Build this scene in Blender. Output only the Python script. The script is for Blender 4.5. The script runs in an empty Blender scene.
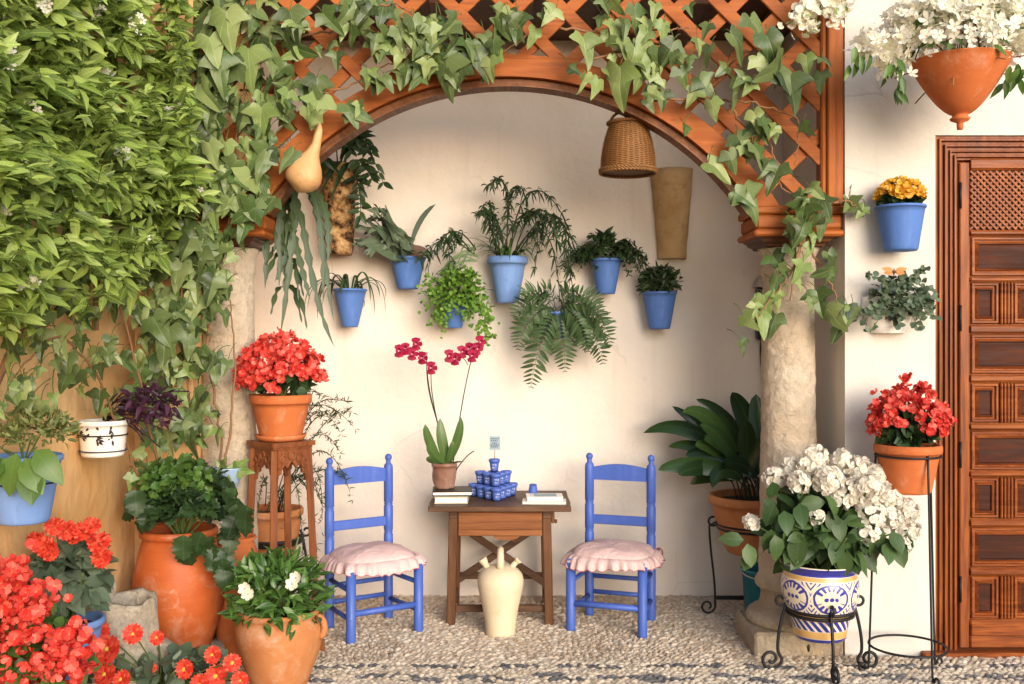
import bpy, math, random
import numpy as np
from mathutils import Vector, Matrix, noise as mnoise
PI = math.pi
rng = np.random.RandomState(7)
random.seed(7)
scene = bpy.context.scene
col = scene.collection
H = 1.48          # eye height, metres
YF, YB = 4.70, 5.78   # front wall plane, back wall of the alcove
XL, XR = -1.50, 1.565  # the alcove's side walls

def P(px, py, d):
    """point at depth d that stands at a place read off the photograph"""
    return np.array([(px - 512) * d / 1000.0, d, H - (py - 342) * d / 1000.0])
def nrm(v):
    v = np.asarray(v, float)
    return v / (np.linalg.norm(v, axis=-1, keepdims=True) + 1e-9)
def U(a, b): return rng.uniform(a, b)

# ------------------------------------------------------------------ mesh builder
class MB:
    def __init__(s):
        s.V = []; s.UV = []; s.F = []; s.n = 0
    def add(s, V, faces, uv=None, m=0, smooth=True):
        V = np.asarray(V, float).reshape(-1, 3)
        s.V.append(V)
        s.UV.append(np.zeros((len(V), 2)) if uv is None else np.asarray(uv, float))
        if isinstance(faces, np.ndarray):
            s.F.append((faces + s.n, m, smooth))
        else:
            by = {}
            for f in faces: by.setdefault(len(f), []).append(f)
            for k, fs in by.items():
                s.F.append((np.asarray(fs, int) + s.n, m, smooth))
        s.n += len(V)
        return s
    def cbox(s, x0, x1, y0, y1, z0, z1, c=0.004, M=None, m=0):
        lo = np.array([x0, y0, z0]); hi = np.array([x1, y1, z1])
        lo, hi = np.minimum(lo, hi), np.maximum(lo, hi)
        c = min(c, 0.45 * (hi - lo).min())
        V = []; idx = {}
        for sx in (0, 1):
            for sy in (0, 1):
                for sz in (0, 1):
                    p = np.where([sx, sy, sz], hi, lo)
                    inn = np.where([sx, sy, sz], -c, c)
                    for ax in range(3):
                        q = p + inn; q[ax] = p[ax]
                        idx[(sx, sy, sz, ax)] = len(V); V.append(q)
        F = []
        cyc = [(0, 0), (1, 0), (1, 1), (0, 1)]
        for ax in range(3):
            o = [a for a in range(3) if a != ax]
            for sd in (0, 1):
                f = []
                for a, b in cyc:
                    k = [0, 0, 0]; k[ax] = sd; k[o[0]] = a; k[o[1]] = b
                    f.append(idx[tuple(k) + (ax,)])
                F.append(f)
            for a in (0, 1):
                for b in (0, 1):
                    f = []
                    for t, w in ((0, o[0]), (1, o[0]), (1, o[1]), (0, o[1])):
                        k = [0, 0, 0]; k[ax] = t; k[o[0]] = a; k[o[1]] = b
                        f.append(idx[tuple(k) + (w,)])
                    F.append(f)
        for sx in (0, 1):
            for sy in (0, 1):
                for sz in (0, 1):
                    F.append([idx[(sx, sy, sz, a)] for a in range(3)])
        V = np.array(V)
        if M is not None:
            M = np.array(M); V = V @ M[:3, :3].T + M[:3, 3]
        return s.add(V, F, m=m, smooth=False)
    def bar(s, p0, p1, w, h, up=(0, 0, 1), c=0.003, m=0):
        """box of section w (sideways) x h (along up) from p0 to p1"""
        p0 = np.asarray(p0, float); p1 = np.asarray(p1, float)
        L = np.linalg.norm(p1 - p0); y = (p1 - p0) / L
        up = np.asarray(up, float); z = nrm(up - y * (up @ y)); x = np.cross(y, z)
        M = np.eye(4); M[:3, 0] = x; M[:3, 1] = y; M[:3, 2] = z; M[:3, 3] = p0
        return s.cbox(-w / 2, w / 2, 0, L, -h / 2, h / 2, c, M, m)
    def tube(s, pts, r, n=8, caps=True, m=0, flat=None):
        pts = np.asarray(pts, float); k = len(pts)
        r = np.full(k, r) if np.isscalar(r) else np.interp(np.linspace(0, 1, k), np.linspace(0, 1, len(r)), r)
        T = nrm(np.gradient(pts, axis=0))
        ref = np.array([0, 0, 1.0]) if abs(T[0][2]) < .9 else np.array([1.0, 0, 0])
        x = nrm(np.cross(ref, T[0])); V = []; a = np.linspace(0, 2 * PI, n, endpoint=False)
        for i in range(k):
            x = nrm(x - T[i] * (x @ T[i])); y = np.cross(T[i], x)
            V.append(pts[i] + r[i] * (np.cos(a)[:, None] * x + np.sin(a)[:, None] * y))
        V = np.concatenate(V)
        i, j = np.meshgrid(np.arange(k - 1), np.arange(n), indexing='ij')
        F = np.stack([i * n + j, i * n + (j + 1) % n, (i + 1) * n + (j + 1) % n, (i + 1) * n + j], -1).reshape(-1, 4)
        uv = np.stack([np.tile(a / (2 * PI), k), np.repeat(np.linspace(0, 1, k), n)], -1)
        n0 = s.n
        s.add(V, F, uv, m)
        if caps:
            s.F.append((np.array([list(range(n))[::-1]]) + n0, m, False))
            s.F.append((np.array([list(range(n))]) + n0 + (k - 1) * n, m, False))
        return s
    def lathe(s, prof, c=(0, 0, 0), n=40, m=0, fn=None, a0=PI / 2, a1=None):
        prof = np.asarray(prof, float); k = len(prof); c = np.asarray(c, float)
        a = np.linspace(a0, a0 + 2 * PI if a1 is None else a1, n + 1)
        R = prof[:, 0][:, None]; Z = np.repeat(prof[:, 1][:, None], n + 1, 1)
        V = np.stack([R * np.cos(a), R * np.sin(a), Z], -1)
        uv = np.stack([np.repeat(((a - a[0]) / (a[-1] - a[0]))[None], k, 0), Z], -1).reshape(-1, 2)
        V = V.reshape(-1, 3)
        if fn is not None: V = fn(V, uv)
        i, j = np.meshgrid(np.arange(k - 1), np.arange(n), indexing='ij'); w = n + 1
        F = np.stack([i * w + j, i * w + j + 1, (i + 1) * w + j + 1, (i + 1) * w + j], -1).reshape(-1, 4)
        return s.add(V + c, F, uv, m)
    def prism(s, outline, y0, y1, m=0, axis='y'):
        """outline of (x,z) points pushed from y0 to y1"""
        o = np.asarray(outline, float); k = len(o)
        f = lambda y: np.stack([o[:, 0], np.full(k, y), o[:, 1]], -1)
        V = np.concatenate([f(y0), f(y1)])
        if axis == 'x': V = V[:, [1, 0, 2]]
        if axis == 'z': V = V[:, [0, 2, 1]]
        F = [list(range(k)), list(range(2 * k - 1, k - 1, -1))]
        F += [[i, (i + 1) % k, (i + 1) % k + k, i + k] for i in range(k)]
        return s.add(V, F, m=m, smooth=False)
    def grid(s, G, uv=None, m=0, smooth=True, closed=False):
        G = np.asarray(G, float); a, b = G.shape[:2]
        i, j = np.meshgrid(np.arange(a - 1), np.arange(b if closed else b - 1), indexing='ij')
        F = np.stack([i * b + j, i * b + (j + 1) % b, (i + 1) * b + (j + 1) % b, (i + 1) * b + j], -1).reshape(-1, 4)
        return s.add(G.reshape(-1, 3), F, None if uv is None else np.asarray(uv).reshape(-1, 2), m, smooth)
    def scatter(s, tpl, O, X, Y, Z, m=0, smooth=True):
        TV, TF, TUV = tpl
        O, X, Y, Z = [np.asarray(q, float).reshape(-1, 3) for q in (O, X, Y, Z)]
        k, n = len(O), len(TV)
        V = (O[:, None] + TV[None, :, 0, None] * X[:, None] + TV[None, :, 1, None] * Y[:, None] + TV[None, :, 2, None] * Z[:, None]).reshape(-1, 3)
        uv = np.tile(TUV, (k, 1)); off = (np.arange(k) * n)[:, None, None]
        n0 = s.n; s.V.append(V); s.UV.append(uv); s.n += k * n
        by = {}
        for f in TF: by.setdefault(len(f), []).append(f)
        for q, fs in by.items():
            s.F.append(((np.asarray(fs)[None] + off).reshape(-1, q) + n0, m, smooth))
        return s
    def build(s, name, mats, parent=None, loc=None):
        V = np.concatenate(s.V); uv = np.concatenate(s.UV)
        org = np.array(ORG[parent.name]) if parent is not None else np.array(loc if loc is not None else (0, 0, 0), float)
        V = V - org
        me = bpy.data.meshes.new(name)
        me.vertices.add(len(V)); me.vertices.foreach_set('co', V.ravel())
        loops = np.concatenate([f.ravel() for f, _, _ in s.F])
        tot = np.concatenate([np.full(len(f), f.shape[1]) for f, _, _ in s.F])
        mi = np.concatenate([np.full(len(f), m) for f, m, _ in s.F])
        sm = np.concatenate([np.full(len(f), q) for f, _, q in s.F])
        me.loops.add(len(loops)); me.loops.foreach_set('vertex_index', loops.astype(np.int32))
        me.polygons.add(len(tot))
        me.polygons.foreach_set('loop_start', np.concatenate([[0], np.cumsum(tot)[:-1]]).astype(np.int32))
        me.polygons.foreach_set('material_index', mi.astype(np.int32))
        me.polygons.foreach_set('use_smooth', sm.astype(bool))
        ul = me.uv_layers.new(name='UVMap')
        ul.data.foreach_set('uv', uv[loops].ravel())
        me.update(); me.validate()
        for q in (mats if isinstance(mats, (list, tuple)) else [mats]): me.materials.append(q)
        o = bpy.data.objects.new(name, me); col.objects.link(o)
        if parent is not None:
            o.parent = parent
        else:
            o.location = org
        ORG[o.name] = tuple(org)
        return o
ORG = {}
def tag(o, label=None, cat=None, group=None, kind=None):
    if label: o['label'] = label
    if cat: o['category'] = cat
    if group: o['group'] = group
    if kind: o['kind'] = kind
    return o
def thing(name, loc, label, cat, group=None):
    o = bpy.data.objects.new(name, None); col.objects.link(o)
    o.empty_display_size = 0.05
    o.location = [float(q) for q in loc]; ORG[o.name] = tuple(float(q) for q in loc)
    return tag(o, label, cat, group)
def copy_tree(o, parent=None):
    c = o.copy(); col.objects.link(c)
    if parent is not None: c.parent = parent
    for ch in [q for q in bpy.data.objects if q.parent is o]: copy_tree(ch, c)
    return c

# ------------------------------------------------------------------ materials
class NT:
    def __init__(s, name):
        s.mat = bpy.data.materials.new(name); s.mat.use_nodes = True
        s.t = s.mat.node_tree; s.t.nodes.clear()
        s.out = s.t.nodes.new('ShaderNodeOutputMaterial')
    def n(s, typ, **kw):
        nd = s.t.nodes.new(typ)
        for k, v in kw.items():
            if k.startswith('_'): setattr(nd, k[1:], v)
            else: s.set(nd, k, v)
        return nd
    def set(s, nd, k, v):
        k = k.replace('__', ' ')
        sock = nd.inputs[int(k[1:])] if k[0] == 'i' and k[1:].isdigit() else nd.inputs[k]
        if isinstance(v, bpy.types.NodeSocket): s.t.links.new(v, sock)
        else:
            if sock.type == 'RGBA' and len(v) == 3: v = (*v, 1)
            sock.default_value = v
    def m(s, op, a, b=0.0, c=0.0):
        nd = s.n('ShaderNodeMath', _operation=op); s.set(nd, 'i0', a); s.set(nd, 'i1', b)
        if op in ('SMOOTH_MIN', 'COMPARE', 'MULTIPLY_ADD'): s.set(nd, 'i2', c)
        return nd.outputs[0]
    def mix(s, f, a, b, mode='MIX'):
        nd = s.t.nodes.new('ShaderNodeMix'); nd.data_type = 'RGBA'; nd.blend_type = mode
        for i, v in ((0, f), (6, a), (7, b)):
            if isinstance(v, bpy.types.NodeSocket): s.t.links.new(v, nd.inputs[i])
            else: nd.inputs[i].default_value = v if not isinstance(v, tuple) else (*v[:3], 1)
        return nd.outputs[2]
    def ramp(s, f, stops):
        nd = s.t.nodes.new('ShaderNodeValToRGB'); s.t.links.new(f, nd.inputs[0])
        e = nd.color_ramp.elements
        while len(e) < len(stops): e.new(0.5)
        for q, (p, c) in zip(e, stops):
            q.position = p; q.color = (*c, 1) if not np.isscalar(c) else (c, c, c, 1)
        return nd.outputs[0]
    def noise(s, scale, vec=None, detail=4, rough=.55, dist=0.0):
        nd = s.n('ShaderNodeTexNoise', Scale=scale, Detail=detail, Roughness=rough, Distortion=dist)
        if vec is not None: s.set(nd, 'Vector', vec)
        return nd.outputs['Fac']
    def coord(s, kind='Object', scale=None):
        c = s.n('ShaderNodeTexCoord').outputs[kind]
        if scale is None: return c
        return s.n('ShaderNodeMapping', Vector=c, Scale=scale).outputs[0]
    def bump(s, h, strength=.3, dist=.01, prev=None):
        nd = s.n('ShaderNodeBump', Strength=strength, Distance=dist, Height=h)
        if prev is not None: s.set(nd, 'Normal', prev)
        return nd.outputs[0]
    def done(s, color, rough=.6, normal=None, spec=.4, trans=None, metal=0.0, coat=0.0, sub=None):
        b = s.n('ShaderNodeBsdfPrincipled', Base__Color=color, Roughness=rough, Metallic=metal)
        b.inputs['Specular IOR Level'].default_value = spec
        if coat: b.inputs['Coat Weight'].default_value = coat; b.inputs['Coat Roughness'].default_value = .2
        if normal is not None: s.set(b, 'Normal', normal)
        r = b.outputs[0]
        if trans:
            t = s.n('ShaderNodeBsdfTranslucent', Color=color)
            mx = s.n('ShaderNodeMixShader', i0=trans, i1=r, i2=t.outputs[0]); r = mx.outputs[0]
        s.t.links.new(r, s.out.inputs[0])
        return s.mat

def plaster(name, base, stain, bumpy=.35, stain_amt=.5):
    t = NT(name); c = t.coord()
    big = t.noise(1.1, c, 5, .6); mid = t.noise(5, c, 4); fine = t.noise(60, c, 3); sm = t.noise(14, c, 6, .6)
    colr = t.mix(t.m('MULTIPLY', t.ramp(big, [(.35, 0.0), (.7, 1.0)]), stain_amt), base, stain)
    colr = t.mix(t.m('MULTIPLY', t.ramp(mid, [(.4, 0.0), (.75, 1.0)]), .25), colr, tuple(q * .86 for q in base))
    colr = t.mix(t.m('MULTIPLY', t.ramp(sm, [(.66, 0.0), (.76, 1.0)]), .22), colr, tuple(q * .6 for q in stain))
    dv = t.n('ShaderNodeTexNoise', Vector=c, Scale=3.0, Detail=3.0).outputs['Color']
    wv = t.mix(.12, c, dv, 'ADD'); vo = t.n('ShaderNodeTexVoronoi', Vector=wv, Scale=1.7, _feature='DISTANCE_TO_EDGE').outputs['Distance']
    crack = t.m('MULTIPLY', t.m('LESS_THAN', vo, .0035), t.ramp(t.noise(1.6, c, 2), [(.56, 0.0), (.62, 1.0)]))
    drip = t.m('MULTIPLY', t.ramp(t.noise(1.0, t.coord('Object', (16, 16, .9)), 4, .6), [(.56, 0.0), (.74, 1.0)]), t.ramp(t.noise(.9, c, 3), [(.45, 0.0), (.65, 1.0)]))
    colr = t.mix(t.m('MULTIPLY', drip, .30), colr, tuple(q * .72 for q in stain)); colr = t.mix(t.m('MULTIPLY', crack, .22), colr, tuple(q * .4 for q in stain))
    n = t.bump(mid, bumpy, .03); n = t.bump(sm, .3, .008, n); n = t.bump(fine, .18, .003, n); n = t.bump(crack, -.3, .004, n)
    return t.done(colr, .85, n, .2)
def wood(name, dark, mid, light, axis='z', rough=.45, scale=1.0, coat=0.0, wear=.15):
    t = NT(name)
    sc = {'z': (22, 22, 1.6), 'x': (1.6, 22, 22), 'y': (22, 1.6, 22)}[axis]
    c = t.coord('Object', tuple(q * scale for q in sc))
    g = t.noise(1.0, c, 6, .65, 1.2); g2 = t.noise(4.5, c, 3, .6); blot = t.noise(3.0, t.coord(), 3)
    isl = t.n('ShaderNodeNewGeometry').outputs['Random Per Island']
    f = t.m('ADD', t.m('MULTIPLY', g, .75), t.m('MULTIPLY', g2, .25))
    colr = t.ramp(f, [(.3, dark), (.5, mid), (.72, light)])
    colr = t.mix(t.m('MULTIPLY', t.ramp(blot, [(.4, 0.0), (.75, 1.0)]), .4), colr, dark)
    colr = t.mix(t.m('MULTIPLY', isl, wear), colr, tuple(q * .45 for q in mid))
    n = t.bump(f, .25, .004)
    r = t.ramp(g2, [(.3, rough - .1), (.7, rough + .15)])
    return t.done(colr, r, n, .18, coat=coat)
def clay(name, a, b, pale, rough=.75, bands=True):
    t = NT(name); c = t.coord()
    big = t.noise(5, c, 5, .6, .4); fine = t.noise(90, c, 3); st = t.noise(14, c, 6, .7)
    band = t.noise(1.0, t.coord('Object', (2, 2, 70)), 3)
    colr = t.mix(t.ramp(big, [(.32, 0.0), (.68, 1.0)]), a, b)
    colr = t.mix(t.m('MULTIPLY', t.ramp(st, [(.55, 0.0), (.75, 1.0)]), .55), colr, pale)
    n = t.bump(fine, .15, .002)
    if bands:
        colr = t.mix(t.m('MULTIPLY', band, .25), colr, tuple(q * .6 for q in a)); n = t.bump(band, .25, .004, n)
        bloom = t.m('MULTIPLY', t.ramp(t.noise(7, c, 6, .7, .8), [(.54, 0.0), (.68, 1.0)]), t.ramp(t.noise(40, c, 4, .7), [(.40, .3), (.65, 1.0)]))
        colr = t.mix(t.m('MULTIPLY', bloom, .42), colr, (.62, .50, .40)); damp = t.ramp(t.noise(4.2, c, 4, .6, .5), [(.58, 0.0), (.72, 1.0)])
        colr = t.mix(t.m('MULTIPLY', damp, .40), colr, tuple(q * .42 for q in a))
    return t.done(colr, rough, n, .3)
def paint(name, base, rough=.5, chip=None, var=.25):
    t = NT(name); c = t.coord()
    big = t.noise(9, c, 5, .6); fine = t.noise(55, c, 4, .65); wearn = t.noise(24, c, 6, .7)
    colr = t.mix(t.m('MULTIPLY', big, var * 2), tuple(min(1, q * 1.12 + .01) for q in base), tuple(q * .68 for q in base))
    if chip is not None: colr = t.mix(t.m('MULTIPLY', t.ramp(wearn, [(.66, 0.0), (.72, 1.0)]), .6), colr, chip)
    st = t.ramp(t.noise(1.0, t.coord('Object', (45, 45, 4)), 5, .65), [(.50, 0.0), (.72, 1.0)])
    colr = t.mix(t.m('MULTIPLY', st, .30), colr, tuple(min(1, q * 1.15 + .09) for q in base))
    dk = t.ramp(t.noise(15, c, 6, .75, .5), [(.60, 0.0), (.70, 1.0)]); colr = t.mix(t.m('MULTIPLY', dk, .35), colr, tuple(q * .45 + .01 for q in base))
    return t.done(colr, t.ramp(fine, [(.3, rough - .1), (.7, rough + .15)]), t.bump(t.m('ADD', fine, dk), .25, .003), .35)
def leafm(name, cols, rough=.4, veins=.35, trans=.22, vcol=None, ivy=False):
    """leaf colours spread over the leaves; pale ribs run along each leaf's own length"""
    t = NT(name)
    isl = t.n('ShaderNodeNewGeometry').outputs['Random Per Island']
    stops = [(i / max(1, len(cols) - 1), c) for i, c in enumerate(cols)]
    colr = t.ramp(isl, stops)
    uv = t.n('ShaderNodeSeparateXYZ', Vector=t.coord('UV'))
    u = t.m('ABSOLUTE', uv.outputs[0]); v = uv.outputs[1]
    mot = t.noise(30, t.coord(), 3)
    colr = t.mix(t.m('MULTIPLY', mot, .35), colr, tuple(q * .55 for q in cols[len(cols) // 2]))
    if veins:
        mid = t.m('LESS_THAN', u, .014)
        if ivy:
            ang = t.m('ARCTAN2', u, t.m('ADD', v, .02))
            side = t.m('LESS_THAN', t.m('ABSOLUTE', t.m('SUBTRACT', t.m('FRACT', t.m('MULTIPLY', ang, 1.7)), .5)), .028)
        else:
            side = t.m('MULTIPLY', t.m('LESS_THAN', t.m('ABSOLUTE', t.m('SUBTRACT', t.m('FRACT', t.m('MULTIPLY', t.m('SUBTRACT', v, t.m('MULTIPLY', u, .8)), 8.0)), .5)), .06), .5)
        ve = t.m('MULTIPLY', t.m('MAXIMUM', mid, side), veins)
        colr = t.mix(ve, colr, vcol or tuple(min(1, q * 1.7 + .05) for q in cols[-1]))
    return t.done(colr, rough, t.bump(mot, .2, .003), .3, trans)
def petalm(name, cols, centre=None, cr=.3, rough=.55, trans=.25):
    t = NT(name)
    isl = t.n('ShaderNodeNewGeometry').outputs['Random Per Island']
    colr = t.ramp(isl, [(i / max(1, len(cols) - 1), c) for i, c in enumerate(cols)])
    if centre is not None:
        v = t.n('ShaderNodeSeparateXYZ', Vector=t.coord('UV')).outputs[1]
        colr = t.mix(t.ramp(v, [(cr * .6, 1.0), (cr, 0.0)]), colr, centre)
    return t.done(colr, rough, None, .3, trans)
def plain(name, base, rough=.5, metal=0.0, var=.2, spec=.4):
    t = NT(name); c = t.coord()
    b = t.noise(18, c, 5, .6)
    return t.done(t.mix(t.m('MULTIPLY', b, var * 2), base, tuple(q * .6 for q in base)), rough, t.bump(b, .12, .003), spec, metal=metal)

M = {}
M['alcove'] = plaster('alcove_plaster', (.76, .685, .62), (.66, .555, .465), .5, .6)
M['white_wall'] = plaster('white_plaster', (.64, .595, .545), (.57, .515, .45), .4, .6)
M['ochre_wall'] = plaster('ochre_plaster', (.88, .58, .29), (.66, .32, .10), .8, .9)
def stone(name, base, stain, dark, s=1.0):
    t = NT(name); c = t.coord(); a = t.noise(6 * s, c, 8, .7); b = t.noise(22 * s, c, 8, .72, .6); f = t.noise(110, c, 4); p = t.noise(3.2 * s, c, 4)
    v = t.n('ShaderNodeTexVoronoi', Vector=c, Scale=16 * s).outputs['Distance']
    cl = t.mix(t.ramp(p, [(.35, 0.0), (.68, 1.0)]), base, stain); cl = t.mix(t.m('MULTIPLY', t.ramp(b, [(.52, 0.0), (.66, 1.0)]), .55), cl, dark); cl = t.mix(t.m('MULTIPLY', t.ramp(a, [(.60, 0.0), (.70, 1.0)]), .5), cl, dark)
    n = t.bump(a, 1.0, .045); n = t.bump(b, 1.0, .03, n); n = t.bump(v, .25, .01, n); n = t.bump(f, .3, .003, n)
    return t.done(cl, .9, n, .2)
M['stone'] = stone('column_stone', (.78, .67, .53), (.70, .54, .38), (.46, .34, .23))
M['base_stone'] = stone('base_stone', (.62, .53, .42), (.54, .40, .26), (.34, .25, .16))
M['rough_stone'] = stone('rough_stone', (.82, .72, .59), (.70, .54, .38), (.36, .26, .16), 1.6)
M['arch_z'] = wood('trellis_wood_z', (.17, .042, .010), (.36, .10, .022), (.48, .155, .038), 'z', .55)
M['arch_x'] = wood('trellis_wood_x', (.17, .042, .010), (.36, .10, .022), (.48, .155, .038), 'x', .55)
M['dark_wood'] = wood('dark_wood', (.04, .016, .008), (.09, .035, .016), (.15, .06, .03), 'x')
M['door_z'] = wood('door_wood_z', (.055, .011, .003), (.235, .056, .011), (.45, .14, .028), 'z', .45, coat=.06)
M['door_x'] = wood('door_wood_x', (.055, .011, .003), (.235, .056, .011), (.45, .14, .028), 'x', .45, coat=.06)
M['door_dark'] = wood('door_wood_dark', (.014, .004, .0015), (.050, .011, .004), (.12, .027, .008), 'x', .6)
M['table_x'] = wood('table_wood_x', (.045, .022, .012), (.12, .06, .034), (.20, .11, .065), 'x', .5)
M['table_z'] = wood('table_wood_z', (.05, .02, .009), (.13, .055, .024), (.20, .09, .04), 'z', .5)
M['drawer'] = wood('drawer_wood', (.12, .04, .014), (.26, .095, .034), (.34, .14, .055), 'x', .45)
M['stand_z'] = wood('stand_wood', (.09, .026, .01), (.22, .07, .026), (.32, .11, .04), 'z', .4)
M['terra'] = clay('terracotta', (.47, .115, .03), (.58, .165, .048), (.60, .26, .12))
M['terra_pale'] = clay('pale_terracotta', (.44, .15, .05), (.56, .24, .09), (.60, .38, .23))
M['terra_red'] = clay('red_terracotta', (.43, .085, .020), (.54, .13, .032), (.56, .20, .075), .5)
M['cream_clay'] = clay('cream_clay', (.72, .61, .43), (.66, .53, .35), (.50, .36, .21), .6)
M['tile_clay'] = clay('tile_clay', (.44, .26, .11), (.62, .44, .24), (.12, .06, .025), .85)
M['gourd'] = clay('gourd_skin', (.50, .25, .095), (.66, .42, .21), (.26, .11, .035), .55, False)
M['blue'] = paint('blue_pot_paint', (.065, .155, .44), .6, (.16, .28, .52))
M['blue_pale'] = paint('pale_blue_pot_paint', (.14, .255, .54), .6, (.30, .40, .62))
M['cone_blue'] = paint('cone_blue_glaze', (.34, .47, .66), .35, (.6, .66, .72))
M['chair_blue'] = paint('chair_paint', (.05, .105, .41), .42, (.11, .17, .46))
M['mini_blue'] = paint('small_pot_paint', (.06, .115, .42), .45)
M['teal'] = paint('teal_plastic', (.015, .17, .22), .35)
M['white_glaze'] = paint('white_glaze', (.80, .76, .70), .3, None, .1)
M['iron'] = plain('black_iron', (.018, .017, .018), .5, .3)
M['soil'] = plain('potting_soil', (.035, .022, .014), .95, 0, .6)
M['stem_brown'] = plain('brown_stem', (.26, .13, .06), .8)
M['stem_green'] = plain('green_stem', (.09, .13, .03), .6)
M['stem_dark'] = plain('dark_stem', (.03, .035, .018), .7)
t = NT('pink_cloth'); c = t.coord(); wx_ = t.n('ShaderNodeTexWave', Vector=c, Scale=95.0, Distortion=1.5).outputs['Fac']; fd = t.noise(11, c, 5, .6, 1.0); sp = t.noise(30, c, 4)
cl = t.mix(t.m('MULTIPLY', fd, .5), (.72, .51, .49), (.58, .37, .36)); cl = t.mix(t.m('MULTIPLY', t.ramp(sp, [(.6, 0.0), (.75, 1.0)]), .3), cl, (.74, .62, .56))
M['pink'] = t.done(cl, .95, t.bump(wx_, .2, .002, t.bump(fd, .7, .02)), .1)
M['pink_edge'] = plain('rose_hem', (.42, .12, .14), .9)
M['paper'] = plain('paper', (.78, .74, .68), .7, 0, .08)
M['wicker'] = plain('wicker', (.30, .135, .04), .6, 0, .8)
M['sky_card'] = plain('grey_blue_card', (.28, .38, .44), .5, 0, .1)
M['dark_ink'] = plain('dark_ink', (.06, .07, .10), .7)
M['white_ink'] = plain('white_ink', (.62, .67, .78), .7)
M['black_case'] = plain('black_plastic', (.012, .011, .012), .35)
M['grey_case'] = plain('grey_plastic', (.46, .43, .40), .5)
M['rust'] = plain('rusty_red', (.20, .03, .025), .5)
# foliage
M['jasmine'] = leafm('jasmine_leaf', [(.05, .09, .02), (.17, .27, .05), (.36, .50, .11), (.52, .64, .20), (.26, .38, .07), (.09, .14, .03), (.34, .47, .10), (.46, .56, .14)], .34, .3, .4)
M['ivy'] = leafm('ivy_leaf', [(.03, .05, .018), (.06, .09, .028), (.11, .155, .05), (.17, .22, .085), (.07, .125, .03), (.04, .075, .02)], .34, .45, .15, (.22, .27, .12), True)
M['ivy_pale'] = leafm('ivy_leaf_pale', [(.12, .17, .05), (.22, .29, .09), (.33, .39, .16), (.15, .25, .05), (.26, .30, .13)], .34, .45, .22, (.40, .44, .22), True)
M['dark_leaf'] = leafm('dark_leaf', [(.009, .022, .008), (.018, .042, .013), (.045, .085, .026), (.014, .034, .011), (.030, .062, .018)], .42, .35, .12)
M['mid_leaf'] = leafm('mid_leaf', [(.03, .075, .016), (.06, .13, .025), (.11, .20, .04), (.045, .10, .02)], .35, .35, .2)
M['grey_leaf'] = leafm('grey_green_leaf', [(.055, .085, .055), (.09, .13, .08), (.15, .19, .12), (.07, .11, .06)], .45, .3, .15)
M['lime_leaf'] = leafm('lime_leaf', [(.07, .17, .02), (.13, .27, .03), (.20, .36, .05), (.10, .22, .03)], .45, .1, .35)
M['fern_leaf'] = leafm('fern_leaf', [(.03, .06, .022), (.055, .10, .035), (.085, .14, .055), (.045, .085, .03)], .45, .15, .2)
M['cactus'] = leafm('strap_cactus', [(.022, .042, .015), (.04, .066, .022), (.062, .095, .034)], .42, .25, .08)
M['purple'] = leafm('purple_leaf', [(.018, .006, .013), (.042, .011, .027), (.08, .025, .055)], .45, .2, .15)
M['olive_leaf'] = leafm('olive_leaf', [(.10, .13, .04), (.17, .20, .06), (.24, .27, .09)], .5, .2, .25)
M['orchid_leaf'] = leafm('orchid_leaf', [(.055, .11, .03), (.085, .15, .04)], .33, .3, .1)
# petals
M['red'] = petalm('red_petal', [(.62, .022, .022), (.74, .05, .04), (.82, .11, .085), (.66, .03, .025)], (.55, .05, .01), .2)
M['coral'] = petalm('coral_petal', [(.50, .016, .014), (.70, .05, .038), (.84, .19, .14), (.62, .028, .022), (.80, .11, .08)], (.72, .32, .06), .10)
M['dahlia'] = petalm('scarlet_petal', [(.60, .03, .02), (.80, .10, .05), (.50, .016, .012), (.84, .16, .09)], (.75, .12, .02), .15)
M['yellow'] = petalm('yellow_petal', [(.72, .36, .02), (.80, .48, .05), (.70, .30, .015), (.82, .58, .16)], (.45, .12, .01), .3)
M['white_petal'] = petalm('white_petal', [(.88, .84, .72), (.92, .89, .82), (.84, .82, .62), (.92, .90, .84)], (.70, .42, .22), .16, .6, .4)
M['hydrangea'] = petalm('hydrangea_petal', [(.88, .82, .72), (.92, .88, .80), (.84, .77, .68), (.90, .86, .74)], (.66, .62, .36), .2, .6, .4)
M['magenta'] = petalm('magenta_petal', [(.30, .004, .035), (.42, .012, .07), (.24, .004, .03)], (.80, .55, .62), .22)
M['butter'] = petalm('moth_wing', [(.66, .30, .09), (.56, .22, .06)], (.12, .04, .02), .2)
M['pollen'] = plain('flower_centre', (.66, .40, .05), .8)
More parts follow.
